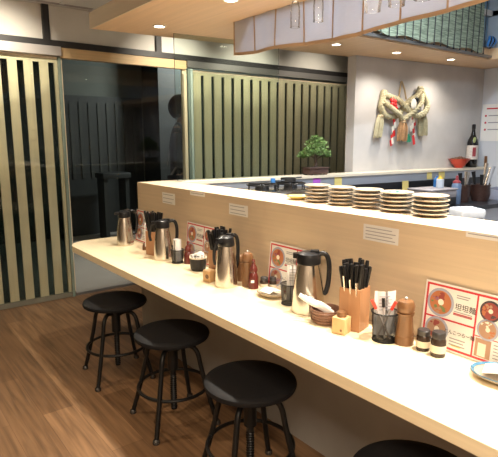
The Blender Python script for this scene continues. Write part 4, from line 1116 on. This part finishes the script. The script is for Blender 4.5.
# ------------------------------------------------------------------ person outside behind the glass
def skin(name, V, E, mat, parent, sub=2):
    me = bpy.data.meshes.new('sk'); me.from_pydata([v[0] for v in V], E, []); o = bpy.data.objects.new('sk', me); COL.objects.link(o)
    m = o.modifiers.new('s', 'SKIN'); m.use_smooth_shade = True
    sk = me.skin_vertices[0].data
    for i, v in enumerate(V): sk[i].radius = v[1] if isinstance(v[1], tuple) else (v[1], v[1])
    sk[0].use_root = True
    m2 = o.modifiers.new('d', 'SUBSURF'); m2.levels = sub; m2.render_levels = sub
    dg = bpy.context.evaluated_depsgraph_get(); dg.update()
    r = bpy.data.meshes.new_from_object(o.evaluated_get(dg)); bpy.data.objects.remove(o); bpy.data.meshes.remove(me)
    r.materials.clear(); r.materials.append(mat); r.name = name
    for p in r.polygons: p.use_smooth = True
    q = bpy.data.objects.new(name, r); COL.objects.link(q); q.parent = parent
    return q
t = thing('person', 'person in dark jacket standing outside behind the glass, facing right', 'person', (2.985, 5.14, 0), AV)
S = 1.09      # local +x is the way the person faces
V = [((0, 0, .98*S), (.12, .15)), ((0, 0, 1.12*S), (.11, .14)), ((0, 0, 1.30*S), (.12, .16)), ((-.01, 0, 1.43*S), (.09, .12)), ((0, 0, 1.50*S), (.052, .055)), ((.02, 0, 1.57*S), (.06, .06)), ((.02, 0, 1.66*S), (.095, .078)), ((.015, 0, 1.74*S), (.075, .065))]
E = [(i, i+1) for i in range(7)]
def add(pts, root):
    p = root
    for v in pts: V.append(v); E.append((p, len(V)-1)); p = len(V)-1
    return p
tips = []
for s in (-1, 1):
    add([((0, s*.10, .92*S), .085), ((.01, s*.11, .70*S), .075), ((.02, s*.11, .50*S), .055), ((0, s*.11, .30*S), .052), ((-.01, s*.11, .09*S), .036), ((.08, s*.115, .045), .036), ((.17, s*.12, .035), .028)], 0)
    w = add([((-.01, s*.19, 1.42*S), .06), ((-.02, s*.23, 1.28*S), .05), ((-.02, s*.25, 1.13*S), .042), ((.12, s*.20, 1.11*S), .036), ((.23, s*.13, 1.14*S), .026), ((.28, s*.10, 1.155*S), (.030, .022)), ((.31, s*.085, 1.165*S), (.032, .018))], 3)
    tips.append((V[w][0], s))
body = skin('body', V, E, M['skin'], t)
# face: nose, eyes, ears, mouth
b = MB(); b.sphere((.118, 0, 1.635*S), .016, 10, 8, (1, .8, 1.5)); b.sphere((.0, .080, 1.64*S), .026, 10, 8, (.7, .35, 1.1)); b.sphere((.0, -.080, 1.64*S), .026, 10, 8, (.7, .35, 1.1)); b.build('nose_and_ears', M['skin'], t)
b = MB(); b.sphere((.098, .032, 1.655*S), .010, 10, 8); b.sphere((.098, -.032, 1.655*S), .010, 10, 8); b.sphere((.102, 0, 1.595*S), .018, 10, 6, (.4, 1.2, .25)); b.build('eyes_and_mouth', M['eye'], t)
for (tip, s) in tips:
    for k in range(4):
        L = (.065, .078, .072, .056)[k]; oy = (-.026 + .0175*k) * -s
        p = Vector(tip) + Vector((.0, oy, -.004)); q = p + Vector((L*.6, 0, -.004)); r2 = q + Vector((L*.22, 0, -.024)); r3 = r2 + Vector((-L*.12, 0, -.024))
        skin('finger', [(tuple(p), .010), (tuple(q), .0088), (tuple(r2), .0082), (tuple(r3), .007)], [(0, 1), (1, 2), (2, 3)], M['skin'], body, 1)
    p = Vector(tip) + Vector((-.03, -s*.026, .004)); skin('thumb', [(tuple(p), .012), (tuple(p + Vector((.03, -s*.022, 0))), .010), (tuple(p + Vector((.058, -s*.018, -.01))), .008)], [(0, 1), (1, 2)], M['skin'], body, 1)
b = MB(); b.sphere((-.012, 0, 1.70*S), .125, 20, 14, (1.0, .88, 1.12)); 
bmesh.ops.delete(b.bm, geom=[v for v in b.bm.verts if v.co.x > .045 and v.co.z < 1.72*S or v.co.z < 1.575*S], context='VERTS'); b.build('hair', M['hair'], t)
Vj = [((0, 0, .90*S), (.15, .18)), ((0, 0, 1.10*S), (.14, .17)), ((0, 0, 1.30*S), (.145, .19)), ((-.01, 0, 1.43*S), (.11, .14)), ((-.005, 0, 1.49*S), (.078, .08))]
Ej = [(0, 1), (1, 2), (2, 3), (3, 4)]
for s in (-1, 1):
    n = len(Vj); Vj += [((-.01, s*.19, 1.42*S), .085), ((-.02, s*.235, 1.28*S), .072), ((-.02, s*.255, 1.13*S), .062), ((.12, s*.20, 1.11*S), .055), ((.21, s*.14, 1.135*S), .042)]; Ej += [(3, n), (n, n+1), (n+1, n+2), (n+2, n+3), (n+3, n+4)]
skin('jacket', Vj, Ej, M['jacket'], t)
Vt = [((0, 0, .96*S), (.135, .165))]; Et = []
for s in (-1, 1):
    n = len(Vt); Vt += [((0, s*.10, .90*S), .105), ((.01, s*.11, .70*S), .092), ((.02, s*.11, .50*S), .075), ((0, s*.11, .30*S), .070), ((-.01, s*.11, .12*S), .062)]; Et += [(0, n), (n, n+1), (n+1, n+2), (n+2, n+3), (n+3, n+4)]
skin('trousers', Vt, Et, M['trousers'], t)
for s in (-1, 1):
    b = MB(); b.sphere((.07, s*.115, .048), .055, 16, 10, (2.4, .95, .87)); b.build('shoe', M['black_matte'], t)
b = MB(); b.tube([(-.14, -.10, .95*S), (.02, -.20, 1.2*S), (.03, -.13, 1.48*S), (-.08, .02, 1.50*S), (-.18, .12, 1.1*S)], .014, 8, smooth=6, flat=.4); b.build('bag_strap', M['strap'], t)

# ------------------------------------------------------------------ view
SC.view_settings.view_transform = 'Standard'; SC.view_settings.look = 'None'; SC.view_settings.gamma = 1
SC.view_settings.exposure = 0.42; SC.view_settings.use_curve_mapping = False
SC.cycles.max_bounces = 8; SC.cycles.transparent_max_bounces = 16; SC.cycles.sample_clamp_indirect = 4
SC.cycles.use_denoising = True
